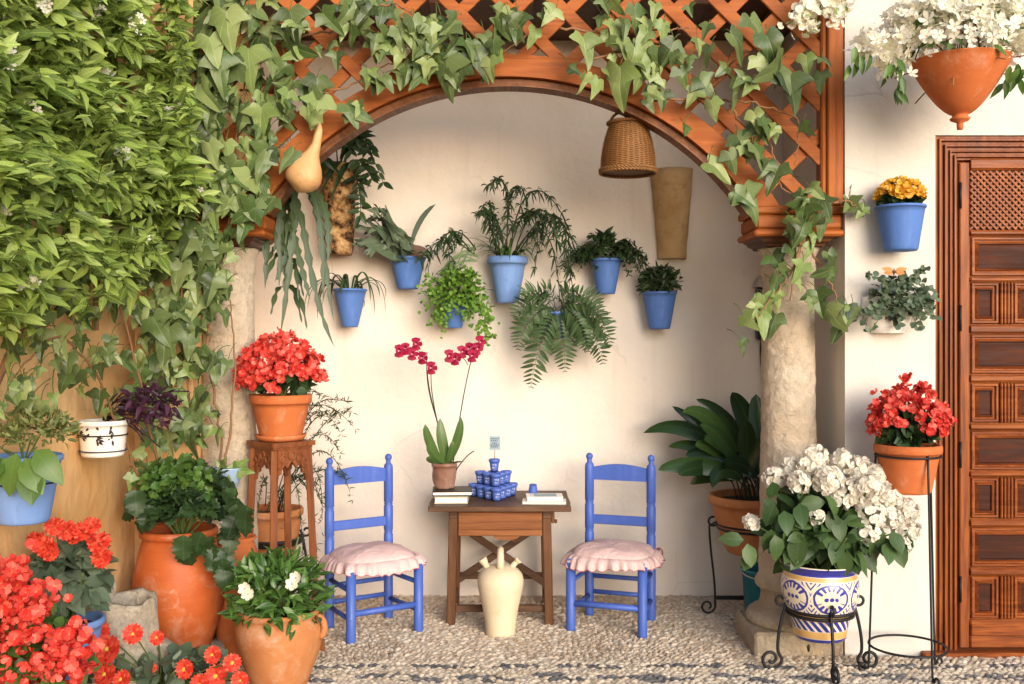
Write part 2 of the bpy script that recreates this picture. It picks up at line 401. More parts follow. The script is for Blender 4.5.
# ------------------------------------------------------------------ leaf, flower and frond shapes (unit length)
def leaf_t(w=.36, rows=5, fold=.25, droop=.25, sharp=1.0, peak=.42, wave=0.0):
    V = []; uv = []
    for i in range(rows):
        t = i / (rows - 1)
        s = math.sin(PI * min(1, t ** (math.log(.5) / math.log(peak)))) ** sharp
        hw = .5 * w * s + (.01 if 0 < i < rows - 1 else .004)
        z = -droop * t * t
        for q in (-1, 0, 1):
            zz = z + abs(q) * fold * hw + wave * math.sin(t * 9 + q * 1.7) * abs(q) * hw
            V.append((q * hw, t, zz)); uv.append((q * hw, t))
    F = []
    for i in range(rows - 1):
        for j in range(2):
            a = i * 3 + j; F.append((a, a + 1, a + 4, a + 3))
    return np.array(V), F, np.array(uv)
def ivy_t(seed=0, lobe=1.0, fold=.22, droop=.3):
    r = np.random.RandomState(seed); j = lambda a: r.uniform(-a, a)
    half = [(.10, -.10), (.28, -.14), (.37, .01), (.54 * lobe + .03, .22), (.32, .31), (.25, .44), (.155, .72)]
    
    V = []; F = []
    for sgn in (1, -1):
        ctl = [(0, 0)] + [(x * (1 + j(.10)), y + j(.03)) for x, y in half] + [(0, 1.0)]
        ctl = np.array([(-ctl[1][0], ctl[1][1])] + ctl + [(-ctl[-2][0], ctl[-2][1])]); out = []
        for a in range(1, len(ctl) - 2):
            p0, p1, p2, p3 = ctl[a - 1:a + 3]
            for t_ in (0, .5):
                out.append(.5 * (2 * p1 + (p2 - p0) * t_ + (2 * p0 - 5 * p1 + 4 * p2 - p3) * t_ ** 2 + (3 * p1 - p0 - 3 * p2 + p3) * t_ ** 3))
        out.append(ctl[-2]); out = np.array(out); m_ = len(out); o = len(V)
        ym = np.clip((np.arange(m_) / (m_ - 1)) ** 1.5, 0, 1)
        for k in range(m_):
            for w_ in (0, .5, 1): V.append((sgn * max(0, out[k, 0]) * w_, ym[k] * (1 - w_) + out[k, 1] * w_, 0))
        for k in range(m_ - 1):
            for w_ in range(2):
                q = o + k * 3 + w_; f = (q, q + 1, q + 4, q + 3); F.append(f if sgn > 0 else f[::-1])
    V = np.array(V, float); uv = V[:, :2].copy()
    V[:, 2] = fold * np.abs(V[:, 0]) * (1 + j(.5)) - droop * np.clip(V[:, 1], 0, 1) ** 2 - .5 * fold * V[:, 0] ** 2 * 5 * (.4 + r.rand()) + .035 * np.sin(V[:, 0] * 11 + r.rand() * 6) * (.3 + np.abs(V[:, 0])) + .03 * np.sin(V[:, 1] * 8 + r.rand() * 6)
    return V, F, uv
def flower_t(k=5, w=.8, cup=.35, r0=.0, notch=0.0, layers=1):
    V = []; F = []; uv = []
    for L in range(layers):
        sc = 1 - .28 * L; cz = .12 * L
        for i in range(k):
            a = 2 * PI * (i + .5 * L) / k; ca, sa = math.cos(a), math.sin(a)
            hw = w * math.pi / k * sc
            pts = [(r0, 0), (.45 * sc, hw * .75), (.82 * sc, hw * .85), ((1 - notch) * sc, 0), (.82 * sc, -hw * .85), (.45 * sc, -hw * .75)]
            o = len(V)
            for r, t in pts:
                z = cz + (cup + .3 * L) * r * r - .25 * abs(t)
                V.append((r * ca - t * sa, r * sa + t * ca, z)); uv.append((0, r))
            F += [(o, o + 1, o + 5), (o + 1, o + 2, o + 4, o + 5), (o + 2, o + 3, o + 4)]
    return np.array(V), F, np.array(uv)
LEAF = [leaf_t(.36, 5, .3, d, 1.0, .42) for d in (.05, .25, .5)]
BROAD = [leaf_t(.62, 5, .2, d, .8, .45, .15) for d in (.1, .3, .55)]
ROUND = [leaf_t(.85, 5, .18, d, .62, .5, .15) for d in (.05, .2, .4)]
NARROW = [leaf_t(.16, 5, .3, d, 1.0, .45) for d in (.1, .3, .6)]
IVY = [ivy_t(i, l, f, d) for i, (l, f, d) in enumerate([(1, .25, .3), (.8, .35, .2), (1.1, .15, .45), (.9, .3, .1), (.65, .3, .35), (1.05, .4, .3)])]
def serr_t(d):
    V, F, uv = leaf_t(.86, 13, .2, d, .62, .42, .25); V = V.copy(); s = np.arange(13) % 2
    for i in range(1, 12):
        k = .78 if i % 2 else 1.08; V[i * 3, 0] *= k; V[i * 3 + 2, 0] *= k
        V[i * 3, 2] += .02 * (1 if i % 2 else -1); V[i * 3 + 2, 2] += .02 * (1 if i % 2 else -1)
    return V, F, uv
SERR = [serr_t(d) for d in (.15, .35, .6)]
FB = [flower_t(5, .74, c, 0, .12) for c in (.25, .6, 1.0)]
STAR = [flower_t(5, .55, c) for c in (.1, .4, .8)]
F5 = [flower_t(5, .95, c) for c in (.2, .5, .9)]
F4 = [flower_t(4, .95, c) for c in (-.1, .25)]
DAISY = flower_t(16, .95, .15, .05, 0, 3)

def frames(D, N, L, W=None):
    """local axes of leaves of length L that point along D with their face towards N"""
    D = nrm(D); N = np.asarray(N, float)
    Z = nrm(N - D * (N * D).sum(-1, keepdims=True)); X = np.cross(D, Z)
    L = np.asarray(L, float).reshape(-1, 1); W = L if W is None else np.asarray(W, float).reshape(-1, 1)
    return X * W, D * L, Z * L
def put(mb, tpls, O, D, N, L, W=None, m=0):
    O = np.asarray(O, float).reshape(-1, 3); k = len(O)
    D = np.broadcast_to(np.asarray(D, float), (k, 3)); N = np.broadcast_to(np.asarray(N, float), (k, 3))
    L = np.broadcast_to(np.asarray(L, float), (k,))
    X, Y, Z = frames(D, N, L, W); pick = rng.randint(0, len(tpls), k)
    for i, t in enumerate(tpls):
        q = pick == i
        if q.any(): mb.scatter(t, O[q], X[q], Y[q], Z[q], m)
def rnd(k, s=1.0): return rng.normal(0, s, (k, 3))
def dome(k, c, r, lo=-.2, shell=.5):
    """points through a dome, thick towards its skin; returns points and outward directions"""
    u = nrm(rnd(k)); u[:, 2] = np.where(u[:, 2] < lo, -u[:, 2] * .8, u[:, 2]); u = nrm(u)
    s = rng.uniform(shell, 1.0, (k, 1)) ** .7
    return np.asarray(c) + u * s * np.asarray(r), u
def bush(mb, tpls, k, c, r, L, lo=-.3, shell=.45, up=.35, jit=.45, m=0, face=.6):
    p, u = dome(k, c, r, lo, shell)
    d = nrm(u + np.array([0, 0, up]) + rnd(k, jit))
    n = u * .6 + np.array([0, -face * .6, face]) + rnd(k, .35)
    ll = L * rng.uniform(.65, 1.15, k)
    put(mb, tpls, p - d * ll[:, None] * .5, d, n, ll, m=m)
def blooms(mb, tpls, k, c, r, size, lo=-.1, shell=.85, m=0):
    p, u = dome(k, c, r, lo, shell)
    n = nrm(u + np.array([0, -.35, .25]) + rnd(k, .35)); d = np.cross(n, nrm(rnd(k)))
    put(mb, tpls, p, d, n, size * rng.uniform(.75, 1.15, k), m=m)
def curve(p0, p1, p2=None, k=10, p3=None):
    """bezier through two ends with one or two handles"""
    t = np.linspace(0, 1, k)[:, None]; p0, p1 = np.asarray(p0, float), np.asarray(p1, float)
    if p2 is None: return p0 + (p1 - p0) * t
    p2 = np.asarray(p2, float)
    if p3 is None: return (1 - t) ** 2 * p0 + 2 * t * (1 - t) * p1 + t ** 2 * p2
    p3 = np.asarray(p3, float)
    return (1 - t) ** 3 * p0 + 3 * t * (1 - t) ** 2 * p1 + 3 * t * t * (1 - t) * p2 + t ** 3 * p3
def stems(mb, base, tips, r=.003, sag=0.0, m=0, n=5):
    for q in np.asarray(tips).reshape(-1, 3):
        mid = (np.asarray(base) + q) / 2 + np.array([0, 0, sag]) + rng.normal(0, .01, 3)
        mb.tube(curve(base, mid, q, 6), r, n, m=m)
def ribbon(mb, pts, width, side, m=0, cup=.0, scallop=0, sc_amt=.25, taper=True):
    """strap leaf along pts; side = roughly the leaf's sideways direction"""
    pts = np.asarray(pts, float); k = len(pts); T = nrm(np.gradient(pts, axis=0))
    S = nrm(np.asarray(side, float) - T * (T @ np.asarray(side, float))[:, None]); N = np.cross(T, S)
    t = np.linspace(0, 1, k)
    w = width * .5 * (np.sin(PI * np.clip(t * .93 + .07, 0, 1)) ** .55 if taper is True else (1 - t ** 3 * .9))
    if scallop: w = w * (1 - sc_amt * (np.abs(np.sin(t * scallop * PI))) ** 3)
    G = np.stack([pts - S * w[:, None] + N * (cup * w)[:, None], pts, pts + S * w[:, None] + N * (cup * w)[:, None]], 1)
    uv = np.stack([np.stack([-w / width * .5, t * 3], -1), np.stack([0 * t, t * 3], -1), np.stack([w / width * .5, t * 3], -1)], 1)
    mb.grid(G, uv, m)
def frond(mb, pts, n, lmax, side, tpls=None, m=0, wr=.24, start=.1, sub=False, stem_m=None, rr=.0022):
    """fern frond: a midrib with pairs of leaflets; sub = leaflets cut into smaller ones"""
    pts = np.asarray(pts, float); k = len(pts)
    if stem_m is not None: mb.tube(pts, [rr, rr * .4], 4, m=stem_m)
    t = np.linspace(start, .985, n); ii = np.linspace(0, 1, k)
    C = np.stack([np.interp(t, ii, pts[:, a]) for a in range(3)], -1)
    Tn = nrm(np.gradient(C, axis=0)); side = np.asarray(side, float)
    S = nrm(side - Tn * (Tn @ side)[:, None]); N = np.cross(S, Tn)
    N = N * np.where((N @ np.array([0, -1, .5]))[:, None] < 0, -1, 1)
    L = lmax * np.sin(PI * (.12 + .86 * (t - start) / (1 - start))) ** .8 + lmax * .06
    for sg in (-1, 1):
        D = nrm(S * sg + Tn * .45 - N * .15 + rng.normal(0, .08, (n, 3)))
        if not sub: put(mb, tpls or NARROW, C, D, N + rng.normal(0, .2, (n, 3)), L * rng.uniform(.85, 1.1, n), m=m)
        else:
            for q in range(n):
                ks = max(3, int(L[q] / .011)); tt = np.linspace(.12, 1, ks)[:, None]
                cc = C[q] + D[q] * tt * L[q] - N[q] * tt * tt * L[q] * .2
                s2 = np.cross(D[q], N[q]); l2 = (.030 * (1 - tt[:, 0]) + .006) * lmax / .1
                for s3 in (-1, 1):
                    put(mb, tpls or NARROW, cc, nrm(s2 * s3 + D[q] * .6), np.repeat(N[q][None], ks, 0) + rng.normal(0, .15, (ks, 3)), l2, l2 * 2.0, m=m)

# ------------------------------------------------------------------ the setting
def rough(V, amt, sc, seed=0.0):
    V = np.asarray(V, float); out = V.copy()
    for i, v in enumerate(V):
        n = mnoise.noise_vector(Vector(v * sc) + Vector((seed, seed * 1.7, seed * .6)))
        n2 = mnoise.noise_vector(Vector(v * sc * 3.1) + Vector((seed, 3, 7)))
        out[i] += np.array(n) * amt + np.array(n2) * amt * .4
    return out

# ground: mortar bed with bedded pebbles
t = NT('ground_mortar'); c = t.coord()
vor = t.n('ShaderNodeTexVoronoi', Vector=c, Scale=38.0); big = t.noise(1.5, c, 5); fine = t.noise(70, c, 4)
gc = t.mix(t.ramp(big, [(.35, 0.0), (.7, 1.0)]), (.29, .21, .14), (.36, .27, .18))
gc = t.mix(t.m('MULTIPLY', t.ramp(vor.outputs['Distance'], [(.15, 0.0), (.5, 1.0)]), .6), gc, (.16, .105, .065))
M['mortar'] = t.done(gc, .9, t.bump(t.m('ADD', t.m('MULTIPLY', vor.outputs['Distance'], -1.0), t.m('MULTIPLY', fine, .3)), .6, .01), .2)
mb = MB(); mb.add([(-40, -40, 0), (40, -40, 0), (40, 40, 0), (-40, 40, 0)], [(0, 1, 2, 3)], smooth=False)
tag(mb.build('ground', M['mortar']), kind='structure')

def pebble_mat(name, cols):
    t = NT(name); isl = t.n('ShaderNodeNewGeometry').outputs['Random Per Island']
    cc = t.ramp(isl, [(i / (len(cols) - 1), q) for i, q in enumerate(cols)])
    nz = t.noise(90, t.coord(), 4)
    return t.done(t.mix(t.m('MULTIPLY', nz, .5), cc, tuple(q * .55 for q in cols[1])), .55, t.bump(nz, .2, .002), .35)
M['pebble'] = pebble_mat('river_pebbles', [(.46, .34, .23), (.60, .47, .35), (.69, .57, .44), (.53, .39, .27), (.72, .62, .50), (.38, .26, .17)])
M['pebble_dark'] = pebble_mat('dark_pebbles', [(.10, .095, .095), (.16, .15, .15), (.22, .20, .19), (.07, .07, .075)])
M['pebble_pale'] = pebble_mat('pale_pebbles', [(.60, .49, .37), (.68, .57, .44), (.52, .40, .28), (.72, .62, .50)])
def ico_half():
    import bmesh
    bm = bmesh.new(); bmesh.ops.create_icosphere(bm, subdivisions=2, radius=1.0)
    bmesh.ops.delete(bm, geom=[v for v in bm.verts if v.co.z < -.25], context='VERTS')
    bm.verts.ensure_lookup_table()
    V = np.array([v.co[:] for v in bm.verts]); F = [tuple(v.index for v in f.verts) for f in bm.faces]; bm.free()
    return V, F, V[:, :2].copy()
PEB = ico_half()
def pebbles(name, O, ang, la, lb, mat):
    k = len(O); Z = np.zeros((k, 3)); Z[:, 2] = rng.uniform(.010, .020, k)
    tilt = rng.normal(0, .12, (k, 2))
    X = np.stack([np.cos(ang), np.sin(ang), tilt[:, 0]], -1) * la[:, None]
    Y = np.stack([-np.sin(ang), np.cos(ang), tilt[:, 1]], -1) * lb[:, None]
    mb = MB(); mb.scatter(PEB, O, X, Y, Z); return tag(mb.build(name, mat, loc=O.mean(0)), kind='stuff')
sx, sy = .029, .0205
gx, gy = np.meshgrid(np.arange(-2.3, 3.6, sx), np.arange(3.85, 5.80, sy)); gx = gx + (np.arange(gx.shape[0]) % 2)[:, None] * sx / 2
pt = np.stack([gx.ravel() + rng.uniform(-.005, .005, gx.size), gy.ravel() + rng.uniform(-.004, .004, gx.size), np.zeros(gx.size)], -1)
keep = ~((pt[:, 1] > 4.68) & ((pt[:, 0] > XR) | (pt[:, 0] < XL))) & ~((pt[:, 0] > 1.135) & (pt[:, 1] > 4.68) & (pt[:, 1] < 5.07))
pt = pt[keep]; edge = 4.60 + .012 * np.sin(pt[:, 0] * 9)
back = pt[:, 1] > edge
# alcove floor: stones laid in sweeping arcs
pb = pt[back]; cxx = np.where(np.floor((pb[:, 0] + .55) / 1.1) % 2 == 0, 0, 1)
ctr = (np.floor((pb[:, 0] + .55) / 1.1)) * 1.1 - .05
ang = np.arctan2(pb[:, 1] - 4.35, pb[:, 0] - ctr) + PI / 2 + rng.normal(0, .25, len(pb))
k = len(pb); pebbles('floor_pebbles', pb + np.array([0, 0, .002]), ang, rng.uniform(.015, .026, k), rng.uniform(.009, .0135, k), M['pebble'])
# front border: rows of pale and dark stones set in wavy chevrons
pf = pt[~back]; w = pf[:, 1] - .012 * np.sin(pf[:, 0] * 9)
row = np.floor((4.60 - w) / .046); wv = np.sin(pf[:, 0] * 17 + row * 1.2 + np.sin(pf[:, 0] * 5)) * .5 + .5
dark = (((row == 1) & (wv > .12)) | ((row == 4) & (wv > .35)) | ((row == 5) & (wv < .45)) | (row == 8) | ((row > 9) & (np.floor(row) % 3 == 0))) & (rng.rand(len(pf)) < .74)
ang = np.where(row % 2 == 0, .45, -.45) + rng.normal(0, .2, len(pf))
for nm, q, mt in (('pale_border_pebbles', ~dark, 'pebble_pale'), ('dark_border_pebbles', dark, 'pebble_dark')):
    k = q.sum(); pebbles(nm, pf[q] + np.array([0, 0, .002]), ang[q], rng.uniform(.016, .026, k), rng.uniform(.0095, .014, k), M[mt])

# walls
def wall(name, boxes, mat, label):
    mb = MB()
    for b in boxes: mb.cbox(*b, c=.006)
    lo = np.concatenate(mb.V).min(0); hi = np.concatenate(mb.V).max(0)
    return tag(mb.build(name, mat, loc=((lo[0] + hi[0]) / 2, (lo[1] + hi[1]) / 2, 0)), label, 'wall')
wall('alcove_wall', [(-1.75, 1.75, YB, YB + .2, -.1, 4.2)], M['alcove'], 'cream plaster back wall of the alcove hung with blue flowerpots')
DX0, DX1, DZ = 1.99, 3.13, 2.452
mb = MB()
mb.prism([(XR, -.1), (DX0, -.1), (DX0, DZ), (DX1, DZ), (DX1, -.1), (4.6, -.1), (4.6, 4.4), (XR, 4.4)], YF, YB - .002)
tag(mb.build('front_wall', M['white_wall'], loc=(2.5, YF, 0)), 'white plaster wall around the carved wooden door', 'wall')
wall('corner_wall', [(-1.97, XL, YF, YB - .002, -.1, 4.2)], M['ochre_wall'], 'short plaster wall behind the ivy beside the column on the left')
wall('side_wall', [(-1.97, -1.77, .8, YF - .002, -.1, 3.9)], M['ochre_wall'], 'ochre stained side wall behind the jasmine')
mb = MB(); mb.cbox(XL + .003, XR - .003, 5.0, YB - .003, 3.22, 3.34, .004)
for i in range(7):
    x = XL + .2 + i * .44; mb.cbox(x, x + .09, 5.003, YB - .004, 3.17, 3.216, .006)
tag(mb.build('alcove_ceiling', M['dark_wood'], loc=(0, 5.3, 3.22)), kind='structure')

# columns
def column(X, Y, label, plinth, seed):
    r = thing('stone_column', (X, Y, 0), label, 'column')
    prof = [(.122, .29), (.150, .292), (.158, .305), (.158, .325), (.150, .34), (.140, .36)]
    prof += [(.139 - .018 * (z - .36) / 1.4, z) for z in np.linspace(.38, 1.78, 150)]
    prof += [(.120, 1.80), (.128, 1.815), (.130, 1.84), (.124, 1.86), (.126, 1.89), (.140, 1.915), (.146, 1.932), (.02, 1.934)]
    mb = MB(); mb.lathe(prof, (X, Y, 0), 120)
    mb.V[0] = rough(rough(mb.V[0], .0045, 9, seed), .0035, 34, seed)
    mb.build('shaft', M['stone'], r)
    mb = MB(); mb.lathe([(.01, .115), (.185, .118), (.200, .135), (.203, .155), (.195, .175), (.172, .19), (.150, .20), (.136, .225), (.131, .26), (.135, .285), (.142, .297), (.01, .298)], (X, Y, 0), 56)
    mb.V[0] = rough(mb.V[0], .006, 9, seed); mb.build('base_ring', M['base_stone'], r)
    if plinth:
        mb = MB(); n = 10
        mb.cbox(X - .21, X + .205, Y - .20, Y + .20, -.02, .12, .012); mb.build('plinth', M['base_stone'], r)
    return r
column(1.345, 4.87, 'weathered pale stone column behind the potted hydrangea', True, 3.0)
column(-1.385, 4.89, 'pale stone column on the left half covered with ivy', True, 8.0)

# trellis arch
M['dentil'] = wood('dentil_wood', (.09, .03, .012), (.20, .075, .03), (.28, .12, .05), 'y')
tr = thing('trellis_arch', (0, 4.80, 1.95), 'reddish wood lattice screen with round arch spanning the two columns', 'trellis')
CXA, CZA, R1, R2 = -.017, 1.335, 1.405, 1.505
A0, A1 = 0.0, 0.0
def arc(R, z, n=60):
    a = math.asin((z - CZA) / R); return a
def arch_band(mb, ri, ro, y0, y1, z, n=70):
    a = math.asin((z - CZA) / ro) * .985
    th = np.linspace(a, PI - a, n); G = []
    for q in th:
        cs, sn = math.cos(q), math.sin(q)
        G.append([(CXA + ri * cs, y0, CZA + ri * sn), (CXA + ro * cs, y0, CZA + ro * sn), (CXA + ro * cs, y1, CZA + ro * sn), (CXA + ri * cs, y1, CZA + ri * sn)])
    mb.grid(G, None, 0, False, True)
    k = len(th) * 4; o = mb.n - k
    mb.F.append((np.array([[o, o + 1, o + 2, o + 3]]), 0, False)); mb.F.append((np.array([[o + k - 1, o + k - 2, o + k - 3, o + k - 4]]), 0, False))
mb = MB(); arch_band(mb, R1, R2, 4.725, 4.79, 2.125); arch_band(mb, R1 - .006, R1 + .012, 4.718, 4.7955, 2.12)
mb.build('arch_board', M['arch_x'], tr)
mb = MB(); arch_band(mb, R1 - .010, R1 + .05, 4.797, 4.86, 2.13); arch_band(mb, R1 - .046, R1 - .036, 4.745, 4.85, 2.10)
nb = 64; a = math.asin((2.13 - CZA) / R1)
for q in np.linspace(a + .02, PI - a - .02, nb):
    cs, sn = math.cos(q), math.sin(q); up = np.array([cs, 0, sn])
    p = np.array([CXA, 0, CZA]) + up * (R1 - .0225)
    mb.bar(p + np.array([0, 4.752, 0]), p + np.array([0, 4.845, 0]), .046, .027, up, .003)
mb.build('dentil_band', M['dentil'], tr)
mb = MB(); mb.cbox(1.487, 1.562, 4.705, 4.80, 2.125, 4.1, .006); mb.cbox(1.458, 1.484, 4.716, 4.80, 2.125, 4.1, .008); mb.cbox(1.4845, 1.4865, 4.725, 4.79, 2.126, 4.1, .001)
mb.build('post', M['arch_z'], tr)
mb = MB(); mb.cbox(-1.562, -1.487, 4.705, 4.80, 2.125, 4.1, .006); mb.cbox(-1.484, -1.458, 4.716, 4.80, 2.125, 4.1, .008)
mb.build('post', M['arch_z'], tr)
for s, x0, x1 in ((1, 1.14, 1.563), (-1, -1.563, -1.165)):
    mb = MB()
    mb.cbox(x0, x1, 4.70, 5.05, 2.085, 2.122, .008); mb.cbox(x0 + s * .012, x1 - (.004 if s > 0 else -.004) * 1, 4.715, 5.04, 2.012, 2.083, .012)
    mb.cbox(x0 - .002 if s > 0 else x0, x1 if s > 0 else x1 + .002, 4.695, 5.06, 1.978, 2.010, .01)
    mb.build('impost', M['arch_x'], tr)
    X = 1.345 if s > 0 else -1.385
    mb = MB(); G = []
    for h, z in ((.135, 1.934), (.140, 1.945), (.158, 1.955), (.163, 1.966), (.178, 1.9765)):
        G.append([(X - h, 4.88 - h, z), (X + h, 4.88 - h, z), (X + h, 4.88 + h, z), (X - h, 4.88 + h, z)])
    mb.grid(G, None, 0, False, True); mb.build('capital', M['dark_wood'], tr)
# lattice strips clipped to the spandrels
mb = MB(); pitch = .255 / math.sqrt(2); s2 = 1 / math.sqrt(2)
def inside(x, z): return -1.47 < x < 1.47 and 2.10 < z < 4.08 and (x - CXA) ** 2 + (z - CZA) ** 2 > (R2 - .03) ** 2
for sgn, y in ((1, 4.756), (-1, 4.738)):
    for kk in range(-40, 41):
        off = kk * pitch + .03; run = None
        for tt in np.arange(-5, 6, .01):
            x = s2 * tt * 1.0 + s2 * off * (1 if sgn < 0 else -1); z = 3.0 + (s2 * tt + s2 * off if sgn > 0 else -s2 * tt + s2 * off)
            ins = inside(x, z)
            if ins and run is None: run = (x, z)
            if run is not None and (not ins):
                if math.hypot(x - run[0], z - run[1]) > .06:
                    dv = np.array([x - run[0], 0, z - run[1]]); 
                    mb.bar((run[0], y, run[1]), (x, y, z), .058, .0165, (0, -1, 0), .003)
                run = None
mb.build('lattice', M['arch_x'], tr)
mb = MB(); mb.cbox(-1.457, 1.457, 4.712, 4.81, 3.98, 4.1, .006); mb.build('top_rail', M['arch_x'], tr)

# door
dr = thing('carved_door', ((DX0 + DX1) / 2, YF, 0), 'carved reddish wooden door with pierced grille and raised panels', 'door')
def frame_sweep(mb, prof, x0, x1, z0, z1):
    """prof: (u outwards from the opening, y) swept up one jamb, over and down the other"""
    prof = np.asarray(prof, float); G = []
    for u, y in prof:
        G.append([(x0 - u, y, z0), (x0 - u, y, z1 + u), (x1 + u, y, z1 + u), (x1 + u, y, z0)])
    mb.grid(np.array(G), None, 0, False)
FW = .112
prof = [(-.004, 4.80), (-.004, 4.742)]
u = 0.0
for wd, pr in ((.012, .0), (.010, .012), (.014, .002), (.008, .014), (.016, .004), (.010, .018), (.016, .006), (.012, .02), (.014, .010)):
    y = 4.722 - pr * 1.3
    prof += [(u, y + .004), (u + .002, y), (u + wd - .002, y), (u + wd, y + .004)]; u += wd
prof += [(u, 4.70 + .08)]
mb = MB(); frame_sweep(mb, prof, DX0 + u + .002, DX1 - u - .002, .028, DZ - u - .002); mb.build('door_frame', M['door_z'], dr)
LX0, LX1, LZ0, LZ1 = DX0 + u + .008, DX1 - u - .008, .035, DZ - u - .010
mid = (LX0 + LX1) / 2
def panel(mb, x0, x1, z0, z1):
    ys = 4.728
    lo = [(0, 0), (.006, -.010), (.014, -.010), (.019, .003), (.022, .003), (.034, -.010), (.037, -.010), (.040, -.003)]
    G = []
    for i, y in lo:
        G.append([(x0 + i, ys + y, z0 + i), (x1 - i, ys + y, z0 + i), (x1 - i, ys + y, z1 - i), (x0 + i, ys + y, z1 - i)])
    G = np.array(G)
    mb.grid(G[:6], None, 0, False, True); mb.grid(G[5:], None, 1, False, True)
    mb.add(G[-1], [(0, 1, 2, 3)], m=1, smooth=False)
for li, (a0, a1) in enumerate(((LX0, mid - .002), (mid + .002, LX1))):
    lf = MB(); lf.cbox(a0, a1, 4.730, 4.775, LZ0, LZ1, .003)
    leaf = lf.build('door_leaf', M['door_z'], dr)
    sx0, sx1 = a0 + .052, a1 - .052
    zy = lambda y: H - (y - 342) * .0047
    mb = MB(); mb.cbox(a0 + .002, sx0 - .004, 4.716, 4.7295, LZ0 + .002, LZ1 - .002, .004); mb.cbox(sx1 + .004, a1 - .002, 4.716, 4.7295, LZ0 + .002, LZ1 - .002, .004); mb.build('stile', M['door_z'], leaf)
    bands = [(170, 229, 'g'), (236, 276, 'w'), (282, 324, 'd'), (334, 374, 'w'), (383, 423, 'd'), (431, 471, 'w'), (478, 519, 'd'), (528, 568, 'w'), (577, 620, 'd')]
    prev = zy(157); 
    rails = MB(); pan = MB()
    edges = []
    for y0, y1, kd in bands:
        z1, z0 = zy(y0), zy(y1)
        rails.cbox(sx0 - .002, sx1 + .002, 4.711, 4.7292, z1 + .003, prev - .003, .007)
        if prev - z1 > .03: rails.cbox(sx0 - .0015, sx1 + .0015, 4.706, 4.7105, z1 + .010, prev - .010, .003)
        if kd == 'w': panel(pan, sx0 + .004, sx1 - .004, z0, z1)
        elif kd == 'd':
            cm = (sx0 + sx1) / 2
            panel(pan, sx0 + .004, cm - .034, z0, z1); panel(pan, cm + .034, sx1 - .004, z0, z1)
            for o in (-.024, -.008, .008, .024): pan.cbox(cm + o - .006, cm + o + .006, 4.712, 4.7288, z0, z1, .004)
        else:
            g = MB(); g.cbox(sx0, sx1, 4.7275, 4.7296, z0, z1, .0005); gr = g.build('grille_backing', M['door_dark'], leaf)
            g = MB(); 
            for sg in (-1, 1):
                for q in np.arange(-.6, .9, .030):
                    pts = []
                    for tt in np.arange(0, (z1 - z0) + .001, .004):
                        x = sx0 + q + (tt if sg > 0 else (z1 - z0) - tt)
                        if sx0 <= x <= sx1: pts.append((x, z0 + tt))
                    if len(pts) > 3: g.bar((pts[0][0], 4.7225 + .002 * sg, pts[0][1]), (pts[-1][0], 4.7225 + .002 * sg, pts[-1][1]), .0105, .006, (0, -1, 0), .001)
            g.build('grille', M['door_z'], leaf)
        prev = z0
    rails.cbox(sx0 - .002, sx1 + .002, 4.711, 4.7292, LZ0 + .003, prev - .003, .006)
    rails.cbox(sx0 - .001, sx1 + .001, 4.702, 4.7105, prev - .075, prev - .02, .008)
    rails.build('rail', M['door_x'], leaf)
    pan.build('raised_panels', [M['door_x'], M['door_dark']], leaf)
    for y in (195, 318, 455, 590):
        g = MB(); hx = a0 + .004 if li == 0 else a1 - .004
        g.tube([(hx, 4.712, zy(y + 13)), (hx, 4.712, zy(y - 13))], .0055, 8); g.build('hinge', M['iron'], leaf)
mb = MB(); mb.cbox(DX0 - .07, DX1 + .07, 4.655, 4.80, .004, .030, .006); mb.build('threshold', M['door_x'], dr)
